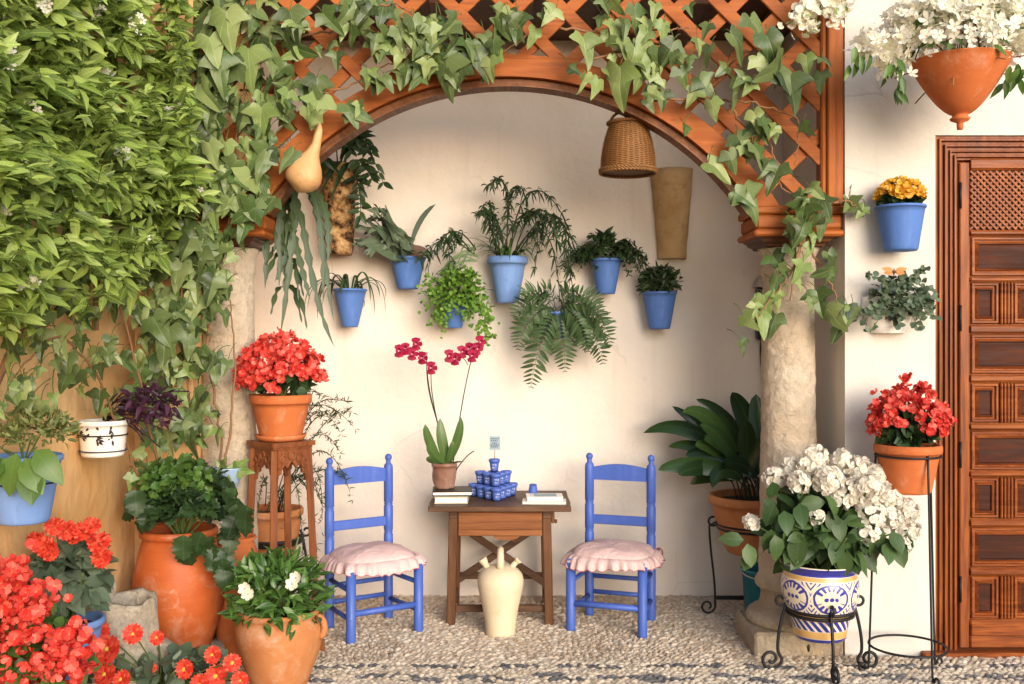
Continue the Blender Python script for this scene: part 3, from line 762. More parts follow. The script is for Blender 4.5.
# ------------------------------------------------------------------ furniture on the alcove floor
def turned(mb, x, y, z0, z1, r=.0235, finial=False, notch=()):
    prof = [(.004, z0), (r * .86, z0 + .002), (r * .95, z0 + .012), (r, z0 + .04)]
    for q in sorted(notch): prof += [(r, q - .012), (r * .8, q - .006), (r * .98, q), (r * .8, q + .006), (r, q + .012)]
    if finial:
        prof += [(r, z1 - .075), (r * .92, z1 - .06), (r * .55, z1 - .05), (r * .5, z1 - .042), (r * .62, z1 - .038)]
        prof += [(r * .78 * math.cos(a), z1 - .02 + .02 * math.sin(a)) for a in np.linspace(-.95, PI / 2 - .05, 7)] + [(.001, z1)]
    else: prof += [(r, z1 - .004), (.002, z1)]
    mb.lathe(prof, (x, y, 0), 20)
def make_chair(label):
    r = thing('ladder_back_chair', (0, 0, 0), label, 'chair', 'blue chairs beside the table')
    wf, wr, dp, sh, tp = .37, .335, .31, .372, .885
    for x, y, b in ((-wf / 2, -dp / 2, 0), (wf / 2, -dp / 2, 0), (-wr / 2, dp / 2, 1), (wr / 2, dp / 2, 1)):
        mb = MB(); turned(mb, x, y, 0, tp if b else sh - .01, .0245, bool(b), (.62, .47) if b else ()); mb.build('back_post' if b else 'leg', M['chair_blue'], r)
    # slats of the back, the upper one bowed along its top
    mb = MB(); xs = np.linspace(-wr / 2, wr / 2, 13); n = len(xs)
    top = [(x, .805 + .024 * math.cos(x / wr * PI) ** 1.0) for x in xs]; bot = [(x, .742) for x in xs[::-1]]
    mb.prism(top + bot, dp / 2 - .010, dp / 2 + .008); mb.build('back_slat', M['chair_blue'], r)
    mb = MB(); mb.cbox(-wr / 2, wr / 2, dp / 2 - .010, dp / 2 + .008, .505, .555, .004); mb.build('back_slat', M['chair_blue'], r)
    for z, a, b in ((.150, (-wf / 2, -dp / 2), (wf / 2, -dp / 2)), (.225, (-wr / 2, dp / 2), (wr / 2, dp / 2)), (.120, (-wf / 2, -dp / 2), (-wr / 2, dp / 2)), (.120, (wf / 2, -dp / 2), (wr / 2, dp / 2)), (.26, (-wf / 2, -dp / 2), (-wr / 2, dp / 2)), (.26, (wf / 2, -dp / 2), (wr / 2, dp / 2)), (.14, (-wr / 2, dp / 2), (wr / 2, dp / 2))):
        mb = MB(); mb.tube(curve((*a, z), (*b, z), k=3), .0125 if z != .150 else .016, 10); mb.build('stretcher', M['chair_blue'], r)
    mb = MB()
    mb.prism([(-wf / 2 - .012, -dp / 2 - .015), (wf / 2 + .012, -dp / 2 - .015), (wr / 2 + .008, dp / 2 + .01), (-wr / 2 - .008, dp / 2 + .01)], .350, .378, axis='z')
    mb.build('seat', M['chair_blue'], r)
    return r
ch1 = make_chair('blue ladder back chair to the left of the wooden table')
ch2 = copy_tree(ch1); ch2['label'] = 'blue ladder back chair to the right of the wooden table'
C1, A1_, C2, A2_ = (-.715, 5.11), math.radians(33), (.525, 5.185), math.radians(-19)
ch1.location = (*C1, 0); ch1.rotation_euler = (0, 0, A1_)
ch2.location = (*C2, 0); ch2.rotation_euler = (0, 0, A2_)
def cushion(C, A, label, seed):
    r = np.random.RandomState(seed)
    o = thing('seat_cushion', (0, 0, 0), label, 'cushion', 'pink frilled cushions')
    n = 160; th = np.linspace(0, 2 * PI, n, endpoint=False)
    sq = 1 / (np.abs(np.cos(th)) ** 3.6 + np.abs(np.sin(th)) ** 3.6) ** (1 / 3.6)
    rx, ry = .205, .185; base = .381
    G = []
    for t_, z in ((0, .062), (.3, .061), (.55, .056), (.75, .048), (.88, .036), (.96, .020), (1.0, .004), (.97, -.001), (.6, -.001), (0, -.001)):
        lump = np.array([mnoise.noise((math.cos(a) * t_ * 2 + seed, math.sin(a) * t_ * 2, z)) for a in th]) * .012
        G.append(np.stack([rx * sq * t_ * np.cos(th), ry * sq * t_ * np.sin(th), base + z + lump * (1 if z > 0 else 0)], -1))
    mb = MB(); mb.grid(np.array(G), None, 0, True, True); mb.build('pad', M['pink'], o)
    G = []; ph = 30 * th + 1.4 * np.sin(th * 5 + seed) + .8 * np.sin(th * 11)
    for t_, dr, z, am in ((0, -.006, .014, .0), (.3, .012, .010, .003), (.6, .026, -.006, .008), (.85, .033, -.026, .012), (.97, .036, -.038, .015), (1, .037, -.042, .0155)):
        wv = np.sin(ph) * am * (.75 + .6 * np.sin(th * 7 + seed) * np.sin(th * 3))
        G.append(np.stack([(rx * sq + dr + wv) * np.cos(th), (ry * sq + dr + wv) * np.sin(th), base + z + .006 * np.sin(ph + 1) * t_ + .008 * np.sin(th * 3 + seed) * t_], -1))
    mb = MB(); mb.grid(np.array(G), None, 0, True, True)
    g2 = np.array(G[-2:]); g2[:, :, :2] *= 1.003; 
    mb.grid(g2, None, 1, True, True); mb.build('frill', [M['pink'], M['pink_edge']], o)
    mb = MB(); bx, by = (.19, .16)
    for a, b in (((.05, .03, .012), (.02, .05, -.06)), ((.05, -.02, .03), (.0, .02, -.02))):
        p = np.array([bx, by, base + .005]); mb.tube(curve(p, p + np.array(a), p + np.array(b), 10), .004, 5)
    mb.build('tie', M['pink_edge'], o)
    o.location = (*C, 0); o.rotation_euler = (0, 0, A); return o
cushion(C1, A1_, 'pale pink frilled cushion on the chair left of the table', 3)
cushion(C2, A2_, 'pale pink frilled cushion on the chair right of the table', 11)

# table
tb = thing('wooden_table', (-.06, 5.43, 0), 'small rustic dark wood table with a drawer and crossed braces', 'table')
TX0, TX1, TY0, TY1, TZ = -.433, .309, 5.15, 5.71, .632
mb = MB()
for i in range(4):
    y0 = TY0 + i * .14; mb.cbox(TX0 + U(-.004, .004), TX1 + U(-.004, .004), y0 + .001, y0 + .139, TZ - .028, TZ, .004)
mb.build('tabletop', M['table_x'], tb)
for x in (-.305, .18):
    for y, nm in ((5.225, 0), (5.60, 1)):
        mb = MB(); sx_ = -.014 if x < 0 else .014
        mb.bar((x, y, TZ - .029), (x + sx_, y + (-.01 if nm == 0 else .01), 0), .046, .040, (0, 1, 0), .004); mb.build('leg', M['table_z'], tb)
mb = MB(); mb.cbox(-.281, .157, 5.205, 5.56, .470, .595, .004); mb.cbox(-.279, .155, 5.198, 5.2035, .505, .594, .003); mb.cbox(-.279, .155, 5.200, 5.2045, .472, .502, .004)
dw = mb.build('drawer', M['drawer'], tb)
mb = MB(); mb.prism([(-.10, .468), (-.09, .458), (-.06, .448), (.0, .447), (.03, .457), (.04, .468)], 5.212, 5.232); mb.build('drawer_pull', M['drawer'], dw)
mb = MB()
mb.cbox(-.327, -.283, 5.20, 5.60, .56, .60, .004); mb.cbox(.159, .203, 5.20, 5.60, .56, .60, .004); mb.cbox(-.283, .159, 5.585, 5.61, .50, .60, .004); mb.build('apron', M['table_x'], tb)
mb = MB(); mb.cbox(.205, .222, 5.205, 5.235, .535, .60, .004); mb.cbox(.222, .236, 5.21, 5.23, .535, .555, .004); mb.build('end_block', M['table_z'], tb)
for a, b in (((-.29, 5.575, .455), (.185, 5.575, .135)), ((.165, 5.600, .46), (-.30, 5.600, .15))):
    mb = MB(); mb.bar(a, b, .022, .038, (0, 0, 1), .003); mb.build('cross_brace', M['table_x'], tb)
for a, b in (((-.295, 5.24, .085), (.172, 5.24, .085)), ((-.30, 5.61, .17), (.18, 5.61, .17)), ((-.316, 5.23, .09), (-.316, 5.60, .09)), ((.19, 5.23, .09), (.19, 5.60, .09))):
    mb = MB(); mb.bar(a, b, .026, .036, (0, 0, 1), .004); mb.build('stretcher', M['table_x'], tb)

# cream two-mouthed water jug
jx, jy = -.058, 5.035
jg = thing('water_jug', (jx, jy, 0), 'cream clay water jug with loop handle standing before the table', 'jug')
prof = [(.02, .001), (.072, .001), (.077, .008), (.075, .03), (.08, .08), (.092, .15), (.106, .21), (.115, .255), (.117, .285), (.110, .312), (.092, .334), (.065, .35), (.035, .36), (.005, .363)]
mb = MB(); mb.lathe(prof, (jx, jy, 0), 48); mb.build('body', M['cream_clay'], jg)
mb = MB(); mb.tube([(jx, jy - .05, .345), (jx, jy - .052, .39), (jx, jy - .035, .425), (jx, jy, .436), (jx, jy + .035, .425), (jx, jy + .052, .39), (jx, jy + .05, .345)], [.020, .0165, .0165, .0165, .020], 12); mb.build('handle', M['cream_clay'], jg)
mb = MB(); mb.tube([(jx - .06, jy, .335), (jx - .078, jy, .365), (jx - .086, jy, .378), (jx - .093, jy, .39)], [.016, .017, .022, .023], 12); mb.build('mouth', M['cream_clay'], jg)
mb = MB(); mb.tube([(jx + .05, jy, .335), (jx + .068, jy, .36), (jx + .085, jy, .378)], [.020, .014, .012], 12); mb.tube([(jx + .080, jy, .372), (jx + .094, jy, .386)], [.014, .022], 12); mb.build('spout', M['cream_clay'], jg)

# pots: profile from outer radii
def pot_prof(rb, rt, h, rim=.025, lip=.008, bulge=0.0, wall_=.012):
    p = [(.003, 0), (rb * .94, 0), (rb, .006)]
    for t_ in np.linspace(.08, .93, 8):
        p.append((rb + (rt - rb) * t_ + bulge * math.sin(PI * t_), h * t_ * (1 - rim / h) / .93))
    p += [(rt + lip * .6, h - rim), (rt + lip, h - rim * .8), (rt + lip, h - rim * .25), (rt + lip * .5, h), (rt - wall_ * .6, h), (rt - wall_, h - .01), (rt - wall_ - .004, h - .045), (.002, h - .05)]
    return p
MINI = pot_prof(.0195, .0275, .070, .016, .004, 0, .004)
def scribble(mb, cx, cy, z, r0, wdt, rows=2, seed=0):
    """little strokes of white lettering wrapped on the pot's front"""
    q = np.random.RandomState(seed)
    for k in range(rows):
        a = -.45
        while a < .45:
            da = q.uniform(.06, .16); zz = z + .013 - k * .016
            pts = [(cx + (r0 + .0012) * math.sin(a + da * s), cy - (r0 + .0012) * math.cos(a + da * s), zz + q.uniform(-.004, .005)) for s in (0, .35, .7, 1)]
            mb.tube(pts, .0012, 4); a += da + .05
mini0 = None
def mini(x, y, z, label, flip=False, group='small blue pots stacked in a pyramid'):
    global mini0
    if mini0 is None:
        mini0 = thing('small_pot', (0, 0, 0), label, 'flowerpot', group)
        mb = MB(); mb.lathe(MINI, (0, 0, 0), 24); mb.build('cup', M['mini_blue'], mini0)
        mb = MB(); scribble(mb, 0, 0, .026, .0236, .02, 2, 5); mb.build('lettering', M['white_ink'], mini0)
        o = mini0
    else:
        o = copy_tree(mini0); o['label'] = label
        if group: o['group'] = group
    o.location = (x, y, z); o.rotation_euler = (PI if flip else 0, 0, U(-.3, .3))
    if flip: o.location = (x, y, z + .0705)
    return o
F0 = np.array([-.082, 5.325]); dl, dr_ = np.array([math.cos(math.radians(127)), math.sin(math.radians(127))]), np.array([math.cos(math.radians(67)), math.sin(math.radians(67))])
s_ = .0705
def where(i, j, n):
    if i == 0 and j == 0: return 'at the front corner'
    if i == n - 1: return 'at the left corner'
    if j == n - 1: return 'at the back right corner'
    if j == 0: return ('next to the front corner' if i == 1 else 'next to the left corner') + ' on the left edge'
    if i == 0: return ('next to the front corner' if j == 1 else 'next to the back corner') + ' on the right edge'
    if i + j == n - 1: return 'in the back edge, ' + ('left' if i > j else 'right') + ' half'
    return 'in the very middle'
for lev, n in ((0, 4), (1, 3)):
    c0 = F0 + (dl + dr_) * s_ * (.333 * 1.0) * lev
    for i in range(n):
        for j in range(n - i):
            p = c0 + dl * s_ * i + dr_ * s_ * j
            mini(p[0], p[1], TZ + .001 + lev * .0708, 'small blue pot %s, %s layer' % (where(i, j, n), ('bottom', 'middle')[lev]))
pc = F0 + (dl + dr_) * s_ * .667 + (dl + dr_) * s_ * .28
top_pot = mini(pc[0], pc[1], TZ + .001 + 2 * .0708, 'single small blue pot on top of the pyramid, holding a card')
sg = thing('price_card', (pc[0], pc[1], TZ + .16), 'small grey blue card on a stick in the topmost pot', 'card')
mb = MB(); mb.tube([(pc[0], pc[1], TZ + .165), (pc[0] + .003, pc[1], TZ + .265)], .002, 6); mb.build('stick', M['drawer'], sg)
mb = MB(); mb.cbox(pc[0] - .026, pc[0] + .032, pc[1] - .003, pc[1] + .001, TZ + .262, TZ + .336, .001); cdm = mb.build('card', M['sky_card'], sg)
mb = MB()
for z, a, b in ((.322, -.02, .024), (.311, -.018, .018), (.298, -.012, .014), (.288, -.02, .026), (.278, -.018, .022)):
    x = a
    while x < b:
        l = U(.004, .009); mb.cbox(pc[0] + x, pc[0] + min(x + l, b + .002), pc[1] - .0042, pc[1] - .0032, TZ + z - .003, TZ + z + .003, .0003); x += l + .003
mb.build('lettering', M['dark_ink'], cdm)
fp = P(533, 497, 5.47); mini(fp[0], 5.47, TZ + .001, 'single small blue pot turned upside down behind the booklets', True, 'loose blue pot')

# books and booklets
def book(x0, x1, y0, y1, z0, z1, label, ang=0, cat='book', cover='white_glaze', name='book'):
    o = thing(name, ((x0 + x1) / 2, (y0 + y1) / 2, z0), label, cat)
    mb = MB(); mb.cbox(x0, x1, y0, y1, z0, z0 + .003, .001); mb.cbox(x0, x1, y0, y1, z1 - .003, z1, .001); mb.build('cover', M[cover], o)
    mb = MB(); mb.cbox(x0 + .004, x1 - .004, y0 + .004, y1 - .004, z0 + .0035, z1 - .0035, .001); mb.build('pages', M['paper'], o)
    o.rotation_euler = (0, 0, ang); return o
book(-.408, -.232, 5.235, 5.40, TZ + .001, TZ + .036, 'thick cream book under the orchid, lower of the two', .0, 'book', 'cream_clay')
book(-.425, -.215, 5.26, 5.47, TZ + .038, TZ + .060, 'flat white edged book right beneath the orchid pot', .06, 'book', 'iron')
book(.055, .285, 5.215, 5.34, TZ + .001, TZ + .012, 'thin white booklet lying lowest at the table edge', -.04, 'booklet', 'white_glaze', 'booklet')
bk = book(.075, .268, 5.225, 5.36, TZ + .014, TZ + .038, 'white printed booklet on top of the thin one', .02, 'booklet', 'white_glaze', 'booklet')
mb = MB(); mb.cbox(.115, .235, 5.245, 5.34, TZ + .0385, TZ + .0392, .0003); mb.build('printed_label', M['sky_card'], bk)

# orchid
ox, oy, oz = -.365, 5.40, TZ + .061
oc = thing('orchid', (ox, oy, oz), 'magenta orchid with two flower stems in a brown pot on the books', 'orchid')
mb = MB(); mb.lathe(pot_prof(.052, .066, .135, .02, .004, .004, .006), (ox, oy, oz), 32); mb.V[0] = rough(mb.V[0], .007, 22, 1)
mb.build('pot', clay('bark_pot', (.20, .09, .055), (.34, .20, .15), (.55, .45, .38), .4), oc)
mb = MB()
for (px, py, wdt, bend) in ((425, 424, .050, -.04), (440, 418, .058, -.02), (431, 441, .055, -.07), (461, 417, .052, .05), (453, 440, .045, .03), (464, 462, .04, .07), (432, 458, .05, -.08)):
    tip = P(px, py, 5.40 - U(.02, .1)); b0 = np.array([ox + U(-.015, .02), oy - .01, oz + .12])
    mid = (b0 + tip) / 2 + np.array([bend * .8, -.04, .02]); ribbon(mb, curve(b0, mid, tip, 9), wdt, (1, .2, 0), cup=.25)
mb.build('leaves', M['orchid_leaf'], oc)
st = MB()
s1 = curve(P(447, 463, 5.4), P(438, 410, 5.40), P(424, 400, 5.36), 14, P(427, 352, 5.34))
s2_ = curve(P(452, 470, 5.4), P(458, 430, 5.40), P(466, 370, 5.38), 14, P(476, 346, 5.34))
s3 = curve(P(447, 463, 5.4), P(440, 430, 5.38), P(430, 400, 5.36), 10, P(431, 372, 5.34)); s4 = curve(P(446, 450, 5.4), P(436, 420, 5.44), P(429, 395, 5.42), 10, P(427, 370, 5.40))
for q in (s1, s2_, s3, s4): st.tube(q, [.0042, .0025], 6)
st.tube(curve(P(427, 358, 5.34), P(415, 344, 5.34), P(398, 350, 5.33), 8), .002, 5); st.tube(curve(P(468, 365, 5.36), P(460, 350, 5.36), P(448, 354, 5.33), 8), .002, 5)
st.tube(curve(P(456, 470, 5.38), P(466, 455, 5.36), P(474, 451, 5.34), 8), .003, 5)
st.build('flower_stem', M['stem_dark'], oc)
PH = [flower_t(5, .95, .15, .0, 0, 1)]
for px, py in ((399, 351), (405, 349), (416, 344), (412, 354), (431, 368), (422, 358), (449, 356), (455, 359), (462, 352), (472, 356), (469, 349), (480, 342), (477, 349)):
    mb = MB(); p = P(px, py, 5.33 - U(0, .05))
    n = nrm([U(-.4, .4), -1, U(-.2, .3)]); put(mb, [flower_t(2, .5, .1), ], p, np.cross(n, [0, 0, 1]), n, .036); put(mb, [flower_t(3, .42, .15)], p - n * .003, np.cross(np.cross(n, [0, 0, 1]), n), n, .036)
    q = nrm(np.cross(n, [0, 0, 1])); put(mb, [flower_t(3, .7, .9)], p + n * .006, -np.cross(q, n), n, .016)
    mb.build('bloom', M['magenta'], oc)
# ------------------------------------------------------------------ pots that hang on the walls
def soil(root, c, r, z):
    mb = MB(); mb.lathe([(.001, z + .008), (r * .5, z + .006), (r, z)], c, 20); mb.build('soil', M['soil'], root)
def wall_pot(px0, px1, yr, yb, bx0, bx1, d, label, mat='blue', group='blue flowerpots on the alcove wall', rim=.012, lip=.002, name='potted_plant', cat='potted plant', bulge=0.0):
    c = P((px0 + px1) / 2, yb, d); top = P(0, yr, d)[2]; h = top - c[2]; rt = (px1 - px0) * d / 2000 - lip; rb = (bx1 - bx0) * d / 2000
    r = thing(name, c, label, cat, group)
    mb = MB(); mb.lathe(pot_prof(rb, rt, h, rim, lip, bulge, .010), c, 36); mb.build('pot', M[mat], r)
    soil(r, c, rt - .012, h - .035)
    wy = (YB if d > 5 else YF); a = np.linspace(0, 2 * PI, 25); rr = rb + (rt - rb) * .62 + .005
    mb = MB(); mb.tube([(c[0], c[1] + rr, c[2] + h * .62), (c[0], wy + .01, c[2] + h * .62)], .004, 6); mb.build('bracket', M['iron'], r)
    return r, np.array([c[0], c[1], top]), rt
d_ = 5.665
# 1 curling strap plant
r, tp, rt = wall_pot(333, 367, 289, 327, 341, 357, d_, 'blue wall pot with dark curling strap leaves, below the bark planter')
mb = MB()
for i in range(22):
    a = U(0, 2 * PI); dr1 = np.array([math.cos(a), math.sin(a) * .7 - .25, 0]); L = U(.10, .2)
    b0 = tp + dr1 * .03 + np.array([0, 0, -.02]); p1 = b0 + dr1 * L * .5 + np.array([0, 0, L * U(.7, 1.25)]); p2 = b0 + dr1 * L * 1.15 + np.array([0, 0, L * U(.2, .6)]); p3 = b0 + dr1 * L * U(.85, 1.2) + np.array([0, 0, -L * U(.0, .9)])
    p = curve(b0, p1, p2, 14, p3); p[:, 1] = np.minimum(p[:, 1], 5.76); ribbon(mb, p, U(.014, .022), np.cross(dr1, [0, 0, 1]), cup=.4)
mb.build('leaves', M['dark_leaf'], r)
# 2 staghorn fern
r, tp, rt = wall_pot(390, 426, 257, 289, 398, 419, d_, 'blue wall pot with grey green staghorn fern leaning left')
mb = MB()
for i in range(26):
    f = i / 25; tipx = U(358, 388); tipy = U(204, 250); tip = P(tipx, tipy, U(5.45, 5.70))
    b0 = tp + np.array([U(-.02, .06), -.02, U(-.01, .01)]); mid = P(U(384, 404), U(226, 262), U(5.45, 5.66))
    ribbon(mb, curve(b0, mid, tip, 10), U(.075, .12), (.45, .4, -.65), cup=U(-.3, .4), taper=False)
    for q in range(3):
        e = tip + np.array([U(-.05, .01), U(-.05, .0), U(-.06, .03)]); ribbon(mb, curve(tip - (tip - mid) * .2, tip, e, 5), .022, (.5, .2, -.6))
for px, py in ((440, 200), (432, 208), (447, 206)):
    pass
for (a, b, c_) in (((410, 248), (418, 215), (436, 204)),):
    ribbon(mb, curve(P(*a, 5.6), P(*b, 5.6), P(*c_, 5.58), 8), .03, (1, 0, 0))
mb.build('fronds', M['grey_leaf'], r)
mb = MB()
for i in range(9): ribbon(mb, curve(tp + np.array([U(-.02, .02), -.03, -.01]), tp + np.array([U(.0, .06), -.10, .05]), tp + np.array([U(.08, .15), U(-.08, -.04), U(-.02, .03)]), 7), .06, (0, .6, 1), cup=.3)
mb.build('dry_shield', plain('dry_frond', (.13, .075, .05), .8), r)
# 3 maidenhair
r, tp, rt = wall_pot(440, 468, 302, 328, 446, 462, d_, 'blue wall pot almost covered by bright lime green maidenhair fern')
mb = MB(); c = P(458, 293, 5.60)
bush(mb, ROUND, 900, c, (.165, .12, .16), .027, -.75, .3, -.2, .5)
for px, py, k in ((484, 315, 90), (440, 315, 80), (430, 290, 60), (486, 330, 40), (470, 305, 80)):
    q = P(px, py, 5.56); put(mb, ROUND, q + rng.normal(0, 1, (k, 3)) * [.028, .025, .05], nrm(rnd(k, .5) + [0, -.3, -.6]), rnd(k, .4) + [0, -1, .4], U(.018, .026))
mb.build('foliage', M['lime_leaf'], r)
mb = MB(); stems(mb, tp - [0, 0, .03], c + rnd(40, .07), .0016, .06); mb.build('stems', M['stem_dark'], r)
# 4 tall arching succulent
r, tp, rt = wall_pot(487, 528, 257, 303, 496, 518, d_ - .01, 'large pale blue wall pot at the centre with tall arching dark stems', 'blue_pale', rim=.042, lip=.012)
mb = MB()
for i in range(46):
    a = U(0, 2 * PI); dd = np.array([math.cos(a), math.sin(a) * .5 - .2, 0]); L = U(.1, .22)
    b0 = tp + dd * .04 + [0, 0, -.02]; p = curve(b0, b0 + dd * L * .5 + [0, 0, L * .8], b0 + dd * L * 1.2 + [0, 0, L * U(-.2, .5)], 9); p[:, 1] = np.minimum(p[:, 1], 5.765)
    ribbon(mb, p, .012, np.cross(dd, [0, 0, 1]), cup=.3)
for (a, b, e) in (((480, 258), (462, 240), (447, 262)), ((478, 262), (455, 250), (440, 280)), ((474, 255), (470, 235), (462, 270))):
    for q in range(4): ribbon(mb, curve(P(*a, 5.62), P(b[0] + U(-8, 8), b[1] + U(-8, 8), 5.6), P(e[0] + U(-8, 12), e[1] + U(-8, 14), 5.6), 8), .010, (0, 0, 1))
mb.build('strap_leaves', M['mid_leaf'], r)
mb = MB(); lf = MB()
def twig(px):
    p = curve(*[P(*q, 5.61 - .05 * i) for i, q in enumerate(px[:3])], 14, *( [P(*px[3], 5.45)] if len(px) > 3 else []))
    mb.tube(p, [.0045, .002], 6); return p
tw = [twig(q) for q in (((503, 256), (508, 210), (545, 190), (556, 240)), ((506, 256), (512, 170), (500, 172), (488, 186)), ((510, 256), (520, 150), (560, 190), (575, 250)), ((514, 256), (530, 190), (560, 190), (573, 290)), ((512, 256), (540, 210), (555, 225), (560, 300)), ((505, 256), (500, 215), (488, 206), (478, 215)),
      ((509, 256), (525, 185), (545, 205), (535, 268)), ((514, 256), (545, 200), (570, 205), (566, 262)), ((516, 256), (560, 185), (574, 225), (570, 280)), ((507, 256), (506, 205), (512, 180), (524, 190)), ((500, 256), (496, 220), (490, 204)), ((497, 256), (492, 225), (483, 206)),
      ((476, 250), (455, 215), (440, 235), (428, 262)), ((470, 250), (452, 225), (446, 230), (450, 262)), ((474, 254), (448, 232), (436, 238), (420, 258)))]
for p in tw:
    for i in range(3, len(p)):
        for q in range(6):
            e = p[i] + np.array([U(-.045, .045), U(-.04, .02), U(-.085, .02)]); ribbon(lf, curve(p[i], p[i] + (e - p[i]) * .6 + [0, 0, .018], e, 5), .010, rnd(1)[0], cup=.4)
mb.build('stems', M['stem_dark'], r); lf.build('small_leaves', M['dark_leaf'], r)
# 5 lacy fern
r, tp, rt = wall_pot(590, 622, 259, 294, 597, 615, d_, 'blue wall pot with wide lacy dark green fern, under the clay tile')
mb = MB()
for i in range(34):
    a = U(-.2, PI + .2) if i % 3 else U(0, 2 * PI); L = U(.16, .3)
    dd = np.array([math.cos(a), U(-.5, .1), 0]); b0 = tp + [0, -.01, -.02]
    e = b0 + dd * L * .95 + [0, 0, U(.0, .24) * (1 - abs(dd[0]) * .6) - .06]; p = curve(b0, b0 + dd * L * .4 + [0, 0, U(.12, .28)], e, 9); p[:, 1] = np.minimum(p[:, 1], 5.765)
    frond(mb, p, 9, .06, np.cross(dd, [0, 0, 1]), LEAF, 0, sub=False, start=.25, stem_m=1)
    for q in range(3): bush(mb, LEAF, 7, p[U(.4, 1) > .7 and -1 or -3], (.035, .03, .03), .03, -1, .2, -.1, .6)
mb.build('foliage', [M['dark_leaf'], M['stem_dark']], r)
FERNLET = [leaf_t(.21, 6, .2, d_q, .7, .3) for d_q in (.1, .3, .5)]
# 6 sword-like big fern over its pot
r, tp, rt = wall_pot(540, 574, 312, 338, 548, 566, d_, 'wall pot hidden under a big hanging feathery fern, lowest of the row')
mb = MB()
tips = [(531, 388), (565, 372), (603, 364), (518, 350), (605, 330), (545, 345), (580, 340), (514, 318), (523, 300), (600, 310), (540, 300), (575, 300), (588, 352), (610, 346), (512, 335), (560, 335), (550, 365), (592, 296), (525, 360), (572, 325)]
for i, (px, py) in enumerate(tips[:14]):
    e = P(px, py, U(5.42, 5.6)); b0 = tp + [U(-.03, .03), -.03, -.01]; m1 = b0 + (e - b0) * .3 + np.array([0, -.06, U(.12, .2)]); m2 = b0 + (e - b0) * .95 + np.array([0, -.02, .13 * (1 if py > 320 else .4)])
    frond(mb, curve(b0, m1, m2, 16, e), 19 if py > 335 else 14, .095 if py > 340 else .075, np.cross(e - b0, [0, 1, 0]) if abs(px - 557) < 8 else (nrm(np.cross(e - b0 + [0, -.001, 0], [0, -1, 0]))), tpls=FERNLET, start=.16, stem_m=1)
mb.build('fronds', [M['fern_leaf'], M['stem_dark']], r)
# 7 compact dark plant
r, tp, rt = wall_pot(642, 677, 292, 329, 649, 670, d_, 'blue wall pot with compact dark glossy leaves, rightmost in the alcove')
mb = MB(); bush(mb, LEAF, 330, tp + [0, -.01, .05], (.135, .115, .115), .05, -.5, .35, .0, .5); mb.build('foliage', M['dark_leaf'], r)
mb = MB(); stems(mb, tp - [0, 0, .03], tp + [0, 0, .06] + rnd(14, .05), .003); mb.build('stems', M['stem_dark'], r)

# ---------------------------------------------------------------- hung from the arch and on the alcove wall
# bark planter
c = P(339, 255, 5.62); h = P(0, 165, 5.62)[2] - c[2]
r = thing('bark_planter', c, 'mottled cork bark tube planter with dark trailing leaves', 'planter')
mb = MB(); mb.lathe([(.005, 0), (.072, .002), (.078, .02)] + [(.078 + .030 * t_, h * t_) for t_ in np.linspace(.08, .98, 22)] + [(.107, h), (.092, h), (.085, h - .06), (.002, h - .06)], c, 48); mb.V[0] = rough(mb.V[0], .009, 16, 4)
t = NT('cork_bark'); cc = t.coord(); n1 = t.noise(16, cc, 6, .7); n2 = t.noise(45, cc, 4)
M['cork'] = t.done(t.ramp(n1, [(.40, (.02, .012, .007)), (.47, (.16, .08, .032)), (.55, (.42, .24, .10)), (.70, (.60, .44, .24))]), .9, t.bump(n1, .9, .02), .2)
mb.build('bark_tube', M['cork'], r)
mb = MB(); tpp = c + [0, 0, h]
for pts in (((345, 165), (352, 120), (366, 138), (383, 182)), ((340, 165), (346, 128), (362, 128), (372, 150)), ((335, 168), (322, 150), (320, 160), (318, 170)), ((338, 165), (332, 118), (345, 130), (352, 150)), ((350, 168), (356, 150), (364, 165), (372, 178)), ((352, 170), (358, 175), (362, 200), (360, 215)), ((340, 165), (348, 140), (358, 140), (362, 130)), ((342, 166), (340, 130), (352, 126), (356, 138))):
    p = curve(*[P(*q, 5.55 - .05 * i) for i, q in enumerate(pts[:3])], 14, P(*pts[3], 5.42)); mb.tube(p, [.004, .002], 5, m=1)
    for i in range(3, 14):
        for sgn in (-1, 1): put(mb, LEAF, p[i], nrm(np.array([sgn * U(.3, .8), -.3, U(-.9, .1)])), [U(-.3, .3), -1, .3], U(.05, .085))
for i in range(7):
    a = U(330, 356); ribbon(mb, curve(P(a, 168, 5.55), P(a + U(-12, 14), 150, 5.5), P(a + U(-24, 22), U(172, 205), 5.45), 9), .02, (1, 0, 0), cup=.3)
mb.build('foliage', [M['dark_leaf'], M['stem_dark']], r)
# clay tile
c = P(674, 258, 5.70); h = P(0, 168, 5.70)[2] - c[2]
r = thing('clay_tile', c, 'long tapered tan clay tile hung upright on the alcove wall', 'roof tile')
mb = MB(); n = 22; G = []; Gi = []
for t_ in np.linspace(0, 1, 12):
    rr = .080 + .042 * t_; a = np.linspace(-PI, 0, n)
    G.append(np.stack([c[0] + rr * np.cos(a), 5.775 + rr * 1.0 * np.sin(a), np.full(n, c[2] + h * t_)], -1)); q = rr - .017
    Gi.append(np.stack([c[0] + q * np.cos(a), 5.775 + q * np.sin(a), np.full(n, c[2] + h * t_)], -1))
G, Gi = np.array(G), np.array(Gi); full = np.concatenate([G, Gi[::-1], G[:1]], 0); full = rough(full.reshape(-1, 3), .006, 14, 2).reshape(full.shape); full[-1] = full[0]
full[..., 1] = np.minimum(full[..., 1], 5.776); mb.grid(full); mb.build('tile_body', M['tile_clay'], r)
